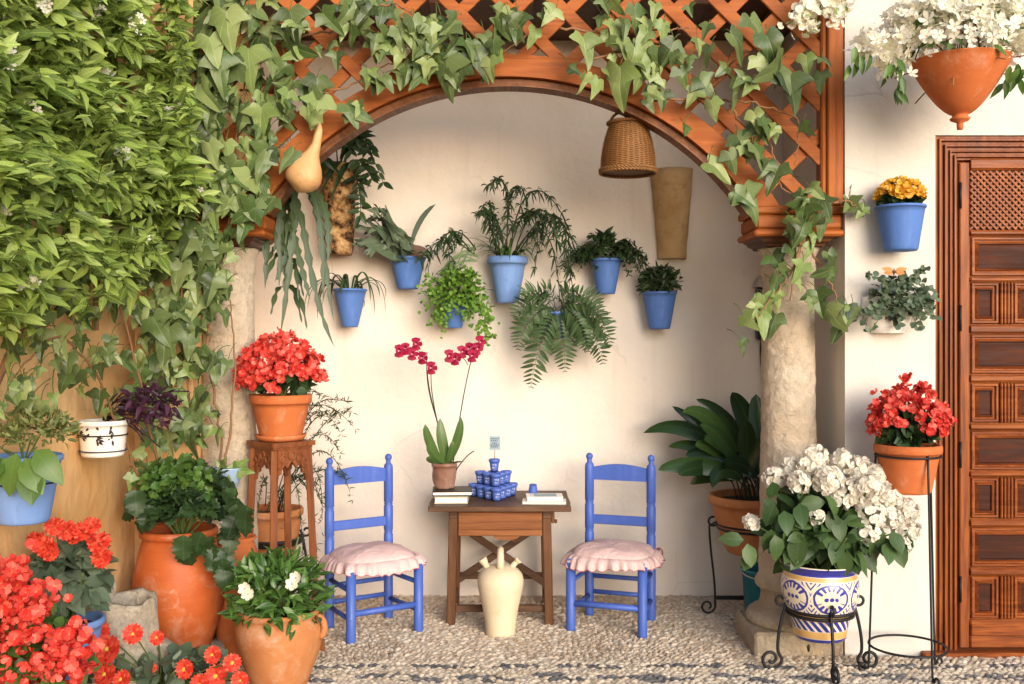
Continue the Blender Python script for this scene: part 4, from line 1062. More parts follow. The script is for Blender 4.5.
mb = MB(); a = np.linspace(-PI, 0, 20); mb.add([(c[0] + .07 * math.cos(q), 5.774 + .066 * math.sin(q), c[2] + .02) for q in a], [list(range(20))], smooth=False); mb.build('bottom_plug', M['tile_clay'], r)
# basket
c = P(628, 174, 4.88); c[1] = 4.88
r = thing('wicker_basket', c, 'brown wicker basket hanging from the right side of the arch', 'basket')
n = 120; hh = .235; rows = 44; th = np.linspace(0, 2 * PI, n, endpoint=False); G = []
for i in range(rows * 2 + 1):
    t_ = i / (rows * 2); rr = .132 + .006 * math.sin(PI * t_) - .042 * t_ ** 1.6; row = i // 2; ins = .0 if i % 2 else -.004
    wv = .0048 * np.sin(th * 15 + (row % 2) * PI); R = rr + wv + ins
    G.append(np.stack([c[0] + R * np.cos(th), c[1] + R * np.sin(th), np.full(n, c[2] + .01 + hh * t_)], -1))
mb = MB(); mb.grid(np.array(G), None, 0, True, True)
for z, rr in ((.006, .134), (.018, .136), (hh + .012, .098)):
    for k in range(2): mb.tube([(c[0] + (rr + .004 * math.sin(q * 24 + k * PI)) * math.cos(q), c[1] + (rr + .004 * math.sin(q * 24 + k * PI)) * math.sin(q), c[2] + z + .004 * math.cos(q * 24 + k * PI)) for q in np.linspace(0, 2 * PI, 145)], .0055, 6, False)
mb.lathe([(.002, .012), (.13, .012), (.131, .016)], c, 40); mb.build('woven_body', M['wicker'], r)
mb = MB(); mb.tube(curve(c + [-.09, 0, hh], c + [-.085, 0, hh + .10], c + [.085, 0, hh + .10], 16, c + [.09, 0, hh]), .007, 8); mb.tube(curve(c + [0, 0, hh + .075], c + [0, .0, hh + .13], c + [.0, .0, hh + .17], 6), .003, 5); mb.build('handle', M['wicker'], r)
# gourd
pts = [P(318, 118, 4.62), P(319, 130, 4.62), P(316, 145, 4.62), P(311, 157, 4.62), P(307, 168, 4.62), P(303, 178, 4.62), P(300, 186, 4.62), P(297, 192, 4.62)]
pp = np.array(pts); ii = np.linspace(0, 1, len(pp)); tt = np.linspace(0, 1, 30); sp = np.stack([np.interp(tt, ii, pp[:, a]) for a in range(3)], -1)
r = thing('gourd', pp[-1], 'dried yellow bottle gourd hanging by its neck at the left of the arch', 'gourd')
mb = MB(); mb.tube(sp, [.010, .013, .018, .021, .024, .032, .05, .068, .080, .084, .080, .066, .04, .004], 28); mb.V[0] = rough(mb.V[0], .002, 12, 3); mb.build('shell', M['gourd'], r)
mb = MB(); mb.tube([pp[0], pp[0] + [0, .02, .05], pp[0] + [-.02, .09, .12]], .004, 6); mb.build('stalk', M['stem_brown'], r)
# orchid cactus hanging in the left of the arch
c = P(285, 205, 5.05)
r = thing('orchid_cactus', c, 'hanging cactus with long flat notched stems at the left of the arch', 'hanging plant')
mb = MB(); mb.lathe(pot_prof(.055, .075, .12, .02, .006), c, 30); mb.build('pot', M['terra_pale'], r); soil(r, c, .06, .09)
mb = MB(); b0 = c + [0, 0, .12]
def strap(px, w_, sc=9): 
    p = curve(*[P(*q, 5.0 - .06 * i) for i, q in enumerate(px[:3])], 26, P(*px[3], 4.86)); ribbon(mb, p, w_, (1, .25, .15), cup=.12, scallop=sc, sc_amt=.62); return p
for q in (((285, 190), (300, 165), (296, 230), (280, 338)), ((288, 190), (305, 190), (305, 290), (335, 348)), ((290, 190), (322, 170), (320, 250), (334, 322)), ((282, 190), (262, 165), (268, 230), (265, 290)), ((284, 190), (276, 170), (282, 220), (279, 288)),
          ((292, 190), (315, 170), (325, 215), (323, 300)), ((290, 195), (300, 220), (288, 250), (275, 282)), ((288, 195), (290, 230), (300, 260), (310, 300)), ((294, 190), (330, 180), (330, 230), (328, 262)), ((286, 195), (280, 230), (290, 262), (284, 320))): strap(q, U(.042, .055))
for q in range(18):
    y = U(205, 290); sx_ = U(-1, 1); p0 = (288 + U(-6, 10), y); strap((p0, (p0[0] + sx_ * 12, y - 6), (p0[0] + sx_ * 18, y + 12), (p0[0] + sx_ * 24, y + U(18, 42))), .03, 3)
mb.build('stems', M['cactus'], r)
mb = MB()
for k in range(3): a = k * 2.1; mb.tube([b0 + [.07 * math.cos(a), .07 * math.sin(a), -.01], b0 + [0, 0, .35]], .0015, 4)
mb.tube([b0 + [0, 0, .35], np.array([b0[0], 5.02, 2.50])], .0015, 4)
mb.build('hanger', M['iron'], r)
# wall box half behind the column
c = P(766, 340, 5.72)
r = thing('bell_box', c, 'black wall device under a grey hood half hidden by the right column', 'wall box')
mb = MB(); mb.cbox(c[0] - .05, c[0] + .10, 5.70, 5.777, c[2], c[2] + .30, .01); mb.build('case', M['black_case'], r)
mb = MB(); a = np.linspace(0, PI, 14); mb.prism([(c[0] + .025 + .088 * math.cos(q), c[2] + .302 + .085 * math.sin(q)) for q in a], 5.68, 5.777); mb.build('hood', M['grey_case'], r)
mb = MB(); mb.tube([(c[0] - .01 + .022 * math.cos(q), 5.698, c[2] + .17 + .035 * math.sin(q)) for q in np.linspace(0, 2 * PI, 25)], .004, 6, False); mb.cbox(c[0] - .016, c[0] - .004, 5.694, 5.699, c[2] + .15, c[2] + .19, .001); mb.build('emblem', M['grey_case'], r)
mb = MB(); mb.tube(curve(c + [-.02, .03, 0], c + [-.04, .04, -.15], c + [.06, .05, -.5], 12), .005, 6); mb.build('cable', M['iron'], r)

# ---------------------------------------------------------------- pots on the front wall, right
r, tp, rt = wall_pot(876, 925, 206, 251, 884, 917, 4.59, 'blue wall pot of small yellow flowers on the white wall', 'blue', 'pots on the white wall', .012, .004)
mb = MB(); bush(mb, ROUND, 90, tp + [0, 0, .01], (.10, .10, .05), .045, -.1); mb.build('foliage', M['dark_leaf'], r)
mb = MB(); blooms(mb, FB, 190, tp + [0, 0, .035], (.105, .10, .085), .021, 0, .85); mb.build('blossoms', M['yellow'], r)
# white painted planter
c = P(893, 333, 4.63); c[1] = 4.64
r = thing('wall_planter', c, 'white painted wall planter with small round leaves and a moth ornament', 'planter', 'pots on the white wall')
mb = MB(); G = []
for t_ in np.linspace(0, 1, 10):
    a = np.linspace(-PI, 0, 24); rx = (.078 + .045 * math.sin(t_ * PI * .62)); ry = .07 + .03 * t_
    G.append(np.stack([c[0] + rx * np.cos(a), 4.697 + ry * np.sin(a), np.full(24, c[2] + .17 * t_)], -1))
G = np.array(G); inn = G[::-1].copy(); inn[:, :, 0] = c[0] + (inn[:, :, 0] - c[0]) * .9; inn[:, :, 1] = 4.697 + (inn[:, :, 1] - 4.697) * .88; inn[-1, :, 2] += .01
mb.grid(np.concatenate([G, inn]));
mb.add(G[0], [list(range(24))], smooth=False)
for q in range(16):
    a = -PI * .5 - U(.0, .9); z = c[2] + U(.03, .13); R_ = np.array([c[0] + .124 * math.cos(a), 4.697 + .10 * math.sin(a), z]); put(mb, LEAF, R_, [U(-.4, .4), 0, 1], [math.cos(a), math.sin(a), 0], .03, m=1)
mb.build('pot', [M['white_glaze'], M['purple']], r)
tp = np.array([c[0], 4.63, c[2] + .16])
mb = MB(); bush(mb, ROUND, 300, tp + [.045, -.02, .0], (.16, .10, .115), .034, -.9, .35, .1, .5)
for q in range(16):
    e = tp + [U(-.17, .2), U(-.08, -.02), U(-.16, .14)]; p = curve(tp + [0.03, -.03, 0], (tp + e) / 2 + [0, -.05, .04], e, 9)
    mb.tube(p, .002, 5, m=1); put(mb, ROUND, np.repeat(p[3:], 2, 0), nrm(rnd(12, .6) + [0, -.2, .2]), rnd(12, .3) + [0, -1, .5], .034)
mb.build('foliage', [M['grey_leaf'], M['stem_green']], r)
mb = MB(); e = P(894, 272, 4.56); mb.tube([tp, e], .0015, 5)
mb.tube([e + [0, 0, -.012], e + [0, 0, .016]], [.004, .005, .002], 6); mo = mb.build('moth_stick', M['iron'], r)
mb = MB()
for sgn in (-1, 1):
    put(mb, LEAF[:1], e, [sgn, -.1, .30], [0, -1, .15], .062, .075); put(mb, LEAF[:1], e, [sgn, -.1, -.12], [0, -1, .15], .05, .07)
mb.build('moth_ornament', M['butter'], mo)
# hanging terracotta bowl
c = P(960, 130, 4.27)
r = thing('hanging_bowl', c, 'big orange terracotta bowl hanging full of white flowers', 'hanging planter')
prof = [(.002, 0), (.012, .002), (.014, .018), (.013, .030), (.036, .040), (.042, .048), (.030, .058), (.034, .066)] + [(.034 + .168 * q ** .68, .066 + .222 * q) for q in np.linspace(.02, 1, 16)] + [(.207, .292), (.196, .296), (.19, .285), (.15, .24), (.002, .22)]
mb = MB(); mb.lathe(prof, c, 56); mb.build('bowl', M['terra'], r)
soil(r, c, .18, .262)
tp = c + [0, 0, .29]; up_ = np.array([c[0], 4.27, 3.25])
mb = MB()
for k in range(3):
    a = k * 2.09 + .5; mb.tube([tp + [.195 * math.cos(a), .195 * math.sin(a), -.005], up_], .003, 5)
mb.build('hanging_wires', M['iron'], r)
mb = MB(); bush(mb, LEAF, 170, tp + [-.01, -.02, .06], (.30, .24, .2), .065, -.35, .5, -.2); 
for px, py in ((901, 84), (862, 55), (890, 68), (1010, 80), (1020, 62), (978, 60), (965, 68)):
    q = P(px, py, 4.15 + U(-.1, .1)); put(mb, LEAF, q + rnd(7, .02), nrm(rnd(7, .3) + [0, -.2, -1]), rnd(7, .3) + [0, -1, .2], .075)
mb.build('foliage', M['mid_leaf'], r)
mb = MB(); tips = np.concatenate([tp + [0, 0, .08] + rng.normal(0, 1, (26, 3)) * [.2, .12, .12]]); stems(mb, tp - [0, 0, .03], tips, .003, .05); mb.build('stems', M['stem_brown'], r)
mb = MB(); blooms(mb, STAR, 720, tp + [-.01, -.02, .10], (.36, .25, .22), .030, -.35, .45)
for px, py, k, s_x in ((868, 45, 40, .06), (890, 60, 40, .06), (1005, 45, 60, .08), (920, 20, 50, .09), (945, 5, 40, .1), (985, 12, 60, .1)):
    q = P(px, py, 4.2); put(mb, STAR, q + rnd(k, s_x * .55), rnd(k), rnd(k, .5) + [0, -.7, .5], .030)
mb.build('blossoms', M['white_petal'], r)
ar = thing('iron_arm', (c[0], YF, 3.25), 'black iron arm on the white wall that carries the hanging bowl', 'bracket')
mb = MB(); mb.tube([(c[0], YF + .02, 3.255), (c[0], 4.25, 3.255)], .008, 8); mb.tube(curve((c[0], YF + .005, 2.98), (c[0], YF - .02, 3.2), (c[0], 4.36, 3.25), 10), .006, 8); mb.build('bar', M['iron'], ar)
# ------------------------------------------------------------------ right: aspidistra, bucket, hydrangea, tall stand
def spiral(c, ax, r0, r1, turns, a0, k=26):
    """scroll in the vertical plane that contains ax"""
    a = np.linspace(a0, a0 + turns * 2 * PI, k); r_ = np.linspace(r0, r1, k)
    return np.stack([c[0] + ax[0] * r_ * np.cos(a), c[1] + ax[1] * r_ * np.cos(a), c[2] + r_ * np.sin(a)], -1)
def ring_pts(c, r, z, k=37): return [(c[0] + r * math.cos(q), c[1] + r * math.sin(q), z) for q in np.linspace(0, 2 * PI, k)]
def scroll_stand(name, x, y, rr, zt, label, foot=.27, spin=0.0, cat='plant stand', legs=3):
    st = thing(name, (x, y, 0), label, cat)
    mb = MB(); mb.tube(ring_pts((x, y), rr, zt), .009, 8, False); mb.tube(ring_pts((x, y), rr * .98, zt - .02), .008, 8, False); mb.build('ring', M['iron'], st)
    for k in range(legs):
        a = spin + k * 2 * PI / legs; ax = np.array([math.cos(a), math.sin(a)])
        f = lambda r, z: np.array([x + ax[0] * r, y + ax[1] * r, z])
        mb = MB(); top = spiral(f(rr + .028, zt + .035), ax, .03, .012, 1.0, PI * .9)[::-1]
        leg = curve(f(rr + .004, zt + .02), f(rr + .05, zt * .55), f(foot - .03, zt * .3), 14, f(foot - .035, .08))
        sc = spiral(f(foot, .055), ax, .05, .013, 1.35, PI)
        mb.tube(np.concatenate([leg, sc]), .0075, 8); mb.tube(top, .0065, 8); mb.build('leg', M['iron'], st)
    return st
ax_, ay = 1.30, 5.40
st = thing('scroll_stand', (ax_, ay, 0), 'black iron scroll stand holding the broad leaved plant by the right column', 'plant stand')
mb = MB(); mb.tube(ring_pts((ax_, ay), .185, .50), .012, 8, False); mb.tube(ring_pts((ax_, ay), .183, .478), .010, 8, False); mb.build('ring', M['iron'], st)
for k, a in enumerate((PI + .02, -PI / 2 + .5, PI / 3)):
    d2 = np.array([math.cos(a), math.sin(a)]); f = lambda r, z: np.array([ax_ + d2[0] * r, ay + d2[1] * r, z])
    mb = MB(); p = np.concatenate([spiral(f(.215, .515), d2, .022, .028, -.8, PI * .6, 12), curve(f(.235, .49), f(.235, .35), f(.20, .2), 10, f(.205, .09)), spiral(f(.245, .055), d2, .042, .014, 1.2, PI * .93, 22)])
    mb.tube(p, .006, 8); mb.bar(f(.20, .10), f(.02, .10), .02, .02, c=.004); mb.build('leg', M['iron'], st)
mb = MB(); mb.tube([(ax_, ay, .09), (ax_, ay, .11)], .03, 12); mb.build('hub', M['iron'], st)
r = thing('aspidistra', (ax_, ay, .37), 'broad leaved dark green plant in a terracotta pot by the right column', 'potted plant')
c = np.array([ax_, ay, .345]); mb = MB(); mb.lathe(pot_prof(.135, .222, .31, .045, .012, .012), c, 48); mb.build('pot', M['terra_pale'], r); soil(r, c, .2, .275)
mb = MB(); sm = MB()
for i, (px, py, wd, mx, my) in enumerate(((643, 433, .10, 690, 405), (672, 406, .06, 700, 420), (682, 412, .085, 715, 400), (696, 399, .09, 735, 410), (658, 470, .10, 690, 455), (678, 475, .09, 700, 460), (732, 392, .12, 745, 405), (756, 394, .11, 756, 420), (668, 447, .07, 690, 435), (690, 484, .09, 700, 470),
      (712, 488, .085, 718, 455), (704, 440, .08, 715, 430), (745, 420, .10, 750, 440), (725, 430, .08, 728, 440), (775, 400, .11, 765, 420), (790, 430, .1, 775, 425), (800, 470, .1, 780, 450), (700, 425, .08, 720, 425), (735, 455, .08, 738, 440), (685, 455, .09, 705, 445), (716, 415, .08, 728, 425), (760, 450, .09, 758, 440), (695, 445, .08, 712, 440), (740, 440, .09, 742, 445), (750, 470, .08, 750, 455), (722, 470, .08, 727, 452))):
    dd = U(5.22, 5.56); b0 = np.array([ax_ + U(-.10, .10), ay + U(-.10, .08), .62]); e = P(px, py, dd); mdp = P(mx, my, (dd + ay) / 2)
    p = curve(b0, b0 + [0, 0, .18], mdp, 20, e); sm.tube(p[:8], .004, 6); ribbon(mb, p[6:], wd, np.cross(e - b0, [U(-.3, .3), -1, .5]), cup=U(.15, .35))
mb.build('leaves', leafm('aspidistra_leaf', [(.012, .030, .012), (.022, .052, .016), (.045, .09, .022)], .25, .15, .06), r); sm.build('stalks', M['stem_dark'], r)
# teal bucket
bx, by = 1.315, 5.20
r = thing('plastic_bucket', (bx, by, 0), 'teal plastic bucket on the floor half behind the right column', 'bucket')
mb = MB(); mb.lathe([(.002, .001), (.092, .002), (.097, .01), (.118, .29), (.125, .292), (.126, .305), (.120, .308), (.115, .30), (.094, .012), (.002, .008)], (bx, by, 0), 40); mb.build('body', M['teal'], r)
mb = MB(); mb.tube(curve((bx - .122, by, .29), (bx - .13, by - .16, .26), (bx + .13, by - .16, .26), 14, (bx + .122, by, .29)), .004, 6); mb.build('handle', M['grey_case'], r)

# hydrangea in painted pot
hx, hy = 1.385, 4.50
scroll_stand('pot_stand', hx, hy, .148, .285, 'low black iron stand with curled feet under the blue and white pot', .22, -PI / 2, legs=4)
c = np.array([hx, hy, .155])
r = thing('hydrangea', c, 'white flowering hydrangea in a blue and white painted pot', 'potted plant')
prof = [(.002, 0), (.108, 0), (.116, .010), (.122, .05), (.130, .09), (.150, .135), (.166, .18), (.172, .225), (.168, .265), (.158, .295), (.154, .305), (.160, .315), (.172, .33), (.176, .338), (.168, .340), (.156, .322), (.148, .29), (.002, .28)]
t = NT('painted_majolica'); uv = t.n('ShaderNodeSeparateXYZ', Vector=t.coord('UV')); uu, z = uv.outputs[0], uv.outputs[1]
jn = t.m('MULTIPLY', t.m('SUBTRACT', t.noise(22, t.coord(), 3), .5), .012)
X = t.m('MULTIPLY', t.m('SUBTRACT', t.m('FRACT', t.m('ADD', t.m('MULTIPLY', uu, 6.0), .5)), .5), .172); X = t.m('ADD', X, jn); Yy = t.m('ADD', t.m('SUBTRACT', z, .205), jn)
e = t.m('SQRT', t.m('ADD', t.m('POWER', t.m('ABSOLUTE', t.m('DIVIDE', X, .074)), 2.0), t.m('POWER', t.m('ABSOLUTE', t.m('DIVIDE', Yy, .064)), 2.0)))
band = lambda v, a, b: t.m('MULTIPLY', t.m('GREATER_THAN', v, a), t.m('LESS_THAN', v, b))
ringm = band(e, .91, 1.04); angq = t.m('ARCTAN2', Yy, X)
rays = t.m('MULTIPLY', band(e, .58, .93), t.m('GREATER_THAN', t.m('SINE', t.m('MULTIPLY', angq, 15.0)), -.15))
rays = t.m('MULTIPLY', rays, t.m('GREATER_THAN', t.m('ABSOLUTE', t.m('SINE', angq)), .35))
dots = 0
dl_ = []
for q in (-.022, 0, .022):
    dd = t.m('SQRT', t.m('ADD', t.m('POWER', t.m('ABSOLUTE', t.m('SUBTRACT', X, q)), 2.0), t.m('POWER', t.m('ABSOLUTE', Yy), 2.0))); dl_.append(t.m('LESS_THAN', dd, .0092))
dots = t.m('MAXIMUM', t.m('MAXIMUM', dl_[0], dl_[1]), dl_[2])
fill = t.m('MULTIPLY', band(e, 1.16, 9.0), t.m('GREATER_THAN', t.m('SINE', t.m('MULTIPLY', t.m('ADD', t.m('MULTIPLY', t.m('ABSOLUTE', X), 1.3), t.m('MULTIPLY', z, 1.0)), 250.0)), .35)); fill = t.m('MULTIPLY', fill, band(z, .135, .275))
blue = t.m('MAXIMUM', t.m('MAXIMUM', ringm, rays), t.m('MAXIMUM', dots, fill))
blue = t.m('MULTIPLY', blue, band(z, .13, .278))
blue = t.m('MAXIMUM', blue, t.m('MAXIMUM', band(z, .298, .335), band(z, .0, .016)))
low = t.m('MULTIPLY', band(z, .052, .098), t.m('GREATER_THAN', t.m('SINE', t.m('ADD', t.m('MULTIPLY', uu, 150.0), t.m('MULTIPLY', z, 160.0))), -.3)); blue = t.m('MAXIMUM', blue, low)
yel = t.m('MAXIMUM', band(z, .098, .128), t.m('MAXIMUM', band(z, .018, .050), band(z, .279, .296)))
base = t.mix(yel, (.76, .66, .48), (.66, .38, .13)); nz = t.noise(60, t.coord(), 4)
cl = t.mix(blue, base, t.mix(nz, (.02, .02, .22), (.045, .05, .36)))
M['majolica'] = t.done(cl, .28, None, .5, coat=.4)
mb = MB(); mb.lathe(prof, c, 64); mb.build('pot', M['majolica'], r); soil(r, c, .15, .285)
mb = MB(); bush(mb, BROAD, 260, c + [0, -.01, .47], (.25, .22, .22), .125, -.75, .4, -.15, .45, face=.7)
for px, py in ((775, 520), (770, 500), (790, 540), (770, 548), (830, 530), (855, 540), (890, 545), (900, 555), (845, 555), (800, 515), (880, 540), (868, 560), (825, 545), (810, 530)):
    q = P(px, py, 4.36 + U(-.05, .05)); put(mb, BROAD, q + rnd(2, .02) + [0, 0, .05], nrm(rnd(2, .4) + [0, -.3, -1]), rnd(2, .3) + [0, -1, .4], .11)
put(mb, BROAD, P(745, 548, 4.33) + [[.01, 0, .02], [.03, 0, -.005], [0, .02, .03]], [[.15, -.2, -1], [-.3, 0, -1], [-1, 0, .1]], [0, -1, .3], .105)
mb.build('foliage', leafm('hydrangea_leaf', [(.025, .055, .018), (.045, .09, .026), (.08, .135, .04), (.035, .07, .02)], .42, .4, .15), r)
mb = MB()
heads = [(816, 457, .055), (791, 470, .055), (775, 478, .05), (828, 481, .066), (843, 462, .058), (860, 470, .060), (853, 492, .064), (869, 488, .060), (887, 495, .064), (869, 515, .066), (868, 531, .052), (906, 512, .060), (907, 530, .060), (902, 543, .045), (799, 483, .05), (840, 500, .04), (817, 517, .034), (886, 518, .05), (751, 523, .034), (808, 466, .05), (875, 475, .05)]
hc = [P(px, py, 4.36 + (.12 if py < 480 else .0) + (.06 if px > 880 or px < 800 else 0) + U(-.03, .03)) for px, py, _ in heads]
stems(mb, c + [0, 0, .28], hc, .004, .03); stems(mb, c + [0, 0, .28], c + [0, -.05, .45] + rnd(12, .1), .004); mb.build('stems', M['stem_green'], r)
for q, (px, py, R_) in zip(hc, heads):
    mb = MB(); k = int(95 * (R_ / .06) ** 2); p, u = dome(k, q, R_, -.75, .82); n = nrm(u + rnd(k, .25)); put(mb, F4, p, np.cross(n, nrm(rnd(k))), n, .0165 * rng.uniform(.85, 1.2, k)); mb.build('flower_head', M['hydrangea'], r)

# tall stand with red begonia
tx, ty = 1.765, 4.46
st = thing('tall_stand', (tx, ty, 0), 'tall thin black iron stand with a low hoop beside the door', 'plant stand')
mb = MB(); mb.tube(ring_pts((tx, ty), .138, .975), .005, 8, False); mb.build('ring', M['iron'], st)
mb = MB(); mb.tube(ring_pts((tx, ty), .165, .125), .0055, 8, False); mb.build('hoop', M['iron'], st)
for a in (-PI / 2 + .25, PI - .1, .45):
    d2 = np.array([math.cos(a), math.sin(a)]); f = lambda rr_, z: np.array([tx + d2[0] * rr_, ty + d2[1] * rr_, z])
    mb = MB(); mb.tube(np.concatenate([curve(f(.138, 1.0), f(.166, .11), k=8), curve(f(.166, .11), f(.168, .04), f(.172, .02), 5)[1:], spiral(f(.195, .028), d2, .024, .01, 1.1, PI, 16)]), .0052, 8); mb.build('leg', M['iron'], st)
c = np.array([tx, ty, .81])
def begonia(r, c, pot, k, rad, bl, off=(0, 0, 0)):
    h = pot[2]; mb = MB(); mb.lathe(pot_prof(*pot), c, 48); mb.build('pot', M['terra'], r); soil(r, c, pot[1] - .015, h - .035)
    tp = c + [0, 0, h]
    mb = MB(); bush(mb, ROUND, 150, tp + [0, -.01, .03], (rad[0] * .75, rad[1] * .8, rad[2] * .6), .075, -.15, .4, .1, .5); mb.build('foliage', M['dark_leaf'], r)
    mb = MB(); stems(mb, tp - [0, 0, .03], tp + np.array([0, 0, .09]) + rnd(30, .05), .0035); mb.build('stems', M['stem_green'], r)
    mb = MB(); cc = tp + np.array(off) + [0, -.01, .06]; kk = k
    p, u = dome(k // 5, cc, rad, -.05, .8); p = np.repeat(p, 5, 0) + rnd(len(p) * 5, .014); n = nrm(np.repeat(u, 5, 0) + [0, -.45, .15] + rnd(len(p), .5))
    put(mb, FB, p, np.cross(n, nrm(rnd(len(p)))), n, bl * rng.uniform(.65, 1.15, len(p))); mb.build('blossoms', M['coral'], r)
r = thing('red_begonia', c, 'coral red begonia in a terracotta pot on the tall iron stand', 'potted plant')
begonia(r, c, (.098, .137, .215, .038, .008), 420, (.165, .13, .20), .024, (-.0, 0, .01))

# ------------------------------------------------------------------ left: wood stand, jars, floor plants
wx, wy = -1.10, 4.76
st = thing('wooden_stand', (wx, wy, 0), 'tall carved brown wooden plant stand left of the blue chair', 'plant stand')
WZ = 1.012
mb = MB(); h = .158
mb.prism([(wx - h * 1.04, wy), (wx, wy - h * 1.04), (wx + h * 1.04, wy), (wx, wy + h * 1.04)], WZ - .022, WZ, axis='z'); mb.prism([(wx - h * .95, wy), (wx, wy - h * .95), (wx + h * .95, wy), (wx, wy + h * .95)], WZ - .033, WZ - .0225, axis='z'); mb.build('top', M['stand_z'], st)
dirs = [(-1, 0), (0, -1), (1, 0), (0, 1)]
for d2 in dirs:
    f = lambda r_, z: np.array([wx + d2[0] * r_, wy + d2[1] * r_, z])
    mb = MB(); mb.bar(f(.130, WZ - .034), f(.165, .22), .030, .030, (d2[0], d2[1], 0), .004); mb.bar(f(.165, .222), f(.20, .0), .030, .026, (d2[0], d2[1], 0), .006); mb.build('leg', M['stand_z'], st)
for i in range(4):
    a, b = np.array(dirs[i]) * .125, np.array(dirs[(i + 1) % 4]) * .125
    out = [(0, 0), (1, 0), (1, -.155), (.93, -.15), (.90, -.12), (.82, -.115), (.80, -.085), (.70, -.075), (.64, -.09), (.58, -.075), (.5, -.055), (.42, -.075), (.36, -.09), (.30, -.075), (.20, -.085), (.18, -.115), (.10, -.12), (.07, -.15), (0, -.155)]
    V = []; nv = np.array([(a + b)[0], (a + b)[1]]); nv = nv / np.linalg.norm(nv) * .008
    for s_g in (1, -1):
        for q, zz in out: p = a + (b - a) * q + nv * s_g; V.append((wx + p[0], wy + p[1], WZ - .034 + zz))
    k = len(out); mb = MB(); mb.add(V, [list(range(k)), list(range(2 * k - 1, k - 1, -1))] + [[j, (j + 1) % k, (j + 1) % k + k, j + k] for j in range(k)], smooth=False)
    for q, zz in ((.25, -.045), (.5, -.03), (.75, -.045), (.12, -.07), (.88, -.07)):
        p = a + (b - a) * q + nv * 1.0; pp = np.array([wx + p[0], wy + p[1], WZ - .034 + zz]); nn = np.append(nv / np.linalg.norm(nv), 0); tt_ = np.append((b - a) / np.linalg.norm(b - a), 0)
        mb.tube([pp + tt_ * .018 * math.cos(w_) + np.array([0, 0, .018 * math.sin(w_)]) + nn * .002 for w_ in np.linspace(0, 2 * PI, 17)], .0055, 6, False)
    mb.build('frieze', M['stand_z'], st)
c = np.array([wx, wy, WZ + .002])
r = thing('red_begonia', c, 'bright red begonia in a saucered terracotta pot on the wooden stand', 'potted plant')
mb = MB(); mb.lathe([(.002, 0), (.10, 0), (.112, .008), (.120, .026), (.116, .028), (.105, .012), (.002, .010)], c, 40); mb.build('saucer', M['terra'], r)
begonia(r, c + [0, 0, .012], (.098, .138, .205, .042, .008), 520, (.20, .17, .22), .025, (-.005, 0, .0))

# fern behind the stand in a ringed pot
fx, fy = -1.27, 5.30
scroll_stand('scroll_stand', fx, fy, .15, .44, 'black iron scroll stand in the shade behind the left column', .22, .1)
c = np.array([fx, fy, .33]); r = thing('asparagus_fern', c, 'wiry dark fern with long arching sprays behind the wooden stand', 'potted plant')
mb = MB(); mb.lathe(pot_prof(.10, .155, .27, .035, .008, .01), c, 40); mb.build('pot', M['terra_pale'], r); soil(r, c, .135, .235)
mb = MB(); b0 = c + [.0, 0, .25]
for (a, b, e) in (((300, 380), (330, 400), (346, 401)), ((300, 420), (322, 395), (340, 432)), ((298, 430), (325, 420), (338, 450)), ((305, 440), (330, 430), (350, 492)), ((300, 450), (325, 450), (322, 520)), ((290, 450), (300, 470), (303, 560)), ((295, 450), (310, 470), (317, 552)), ((300, 400), (315, 385), (352, 425)), ((305, 460), (330, 465), (345, 478)), ((285, 470), (290, 500), (287, 525)), ((310, 430), (335, 405), (350, 412)), ((290, 400), (300, 380), (322, 396)), ((275, 470), (268, 500), (263, 545)), ((270, 460), (258, 480), (258, 520)), ((300, 410), (318, 402), (334, 418)), ((305, 450), (315, 480), (320, 500))):
    p = curve(b0 + rnd(1, .03)[0], P(*a, 5.25), P(*b, 5.18), 18, P(*e, 5.12 + U(-.05, .1))); mb.tube(p, [.003, .0015], 5, m=1)
    for i in range(5, 18):
        for q in range(5):
            o = p[i] + (p[i] - p[i - 1]) * U(0, 1); put(mb, NARROW, o, nrm(rnd(1)[0] + (p[i] - p[i - 1]) * 8), rnd(1)[0] + [0, -1, .3], U(.02, .038))
mb.build('sprays', [M['dark_leaf'], M['stem_dark']], r)

# big terracotta jar on a stone block with leafy plant
jx, jy = -1.475, 4.43
blk = thing('stone_block', (jx, jy, 0), 'rough stone block hidden under the big orange jar', 'stone')
mb = MB(); mb.lathe([(.002, .0), (.19, .0), (.2, .03), (.195, .10), (.18, .128), (.002, .13)], (jx, jy, 0), 40); mb.V[0] = rough(mb.V[0], .010, 7, 2); mb.V[0][:, 2] = np.clip(mb.V[0][:, 2], -.02, .13); mb.build('block', M['rough_stone'], blk)
c = np.array([jx, jy, .132]); r = thing('jar_plant', c, 'leafy dark plant in the big orange terracotta jar by the side wall', 'potted plant')
mb = MB(); mb.lathe([(.002, 0), (.130, 0), (.137, .008), (.165, .09), (.188, .18), (.196, .25), (.192, .32), (.176, .40), (.160, .46), (.154, .485), (.158, .49), (.166, .495), (.168, .515), (.162, .525), (.150, .525), (.146, .51), (.150, .46), (.002, .44)], c, 64); mb.build('jar', M['terra_red'], r); soil(r, c, .148, .47)
tp = c + [.02, -.02, .525]
mb = MB(); bush(mb, SERR, 260, tp + [.02, -.02, .09], (.23, .20, .20), .085, -.12, .4, -.15, .45, face=.8)
for px, py in ((186, 552), (205, 548), (216, 562), (220, 580), (228, 545), (240, 515), (235, 530), (148, 522), (140, 505), (248, 520)):
    q = P(px, py, 4.20 + U(-.04, .04)); put(mb, SERR, q + rnd(2, .015) + [0, 0, .06], nrm(rnd(2, .3) + [0, -.3, -1]), rnd(2, .3) + [0, -1, .3], .11)
mb.build('foliage', M['dark_leaf'], r)
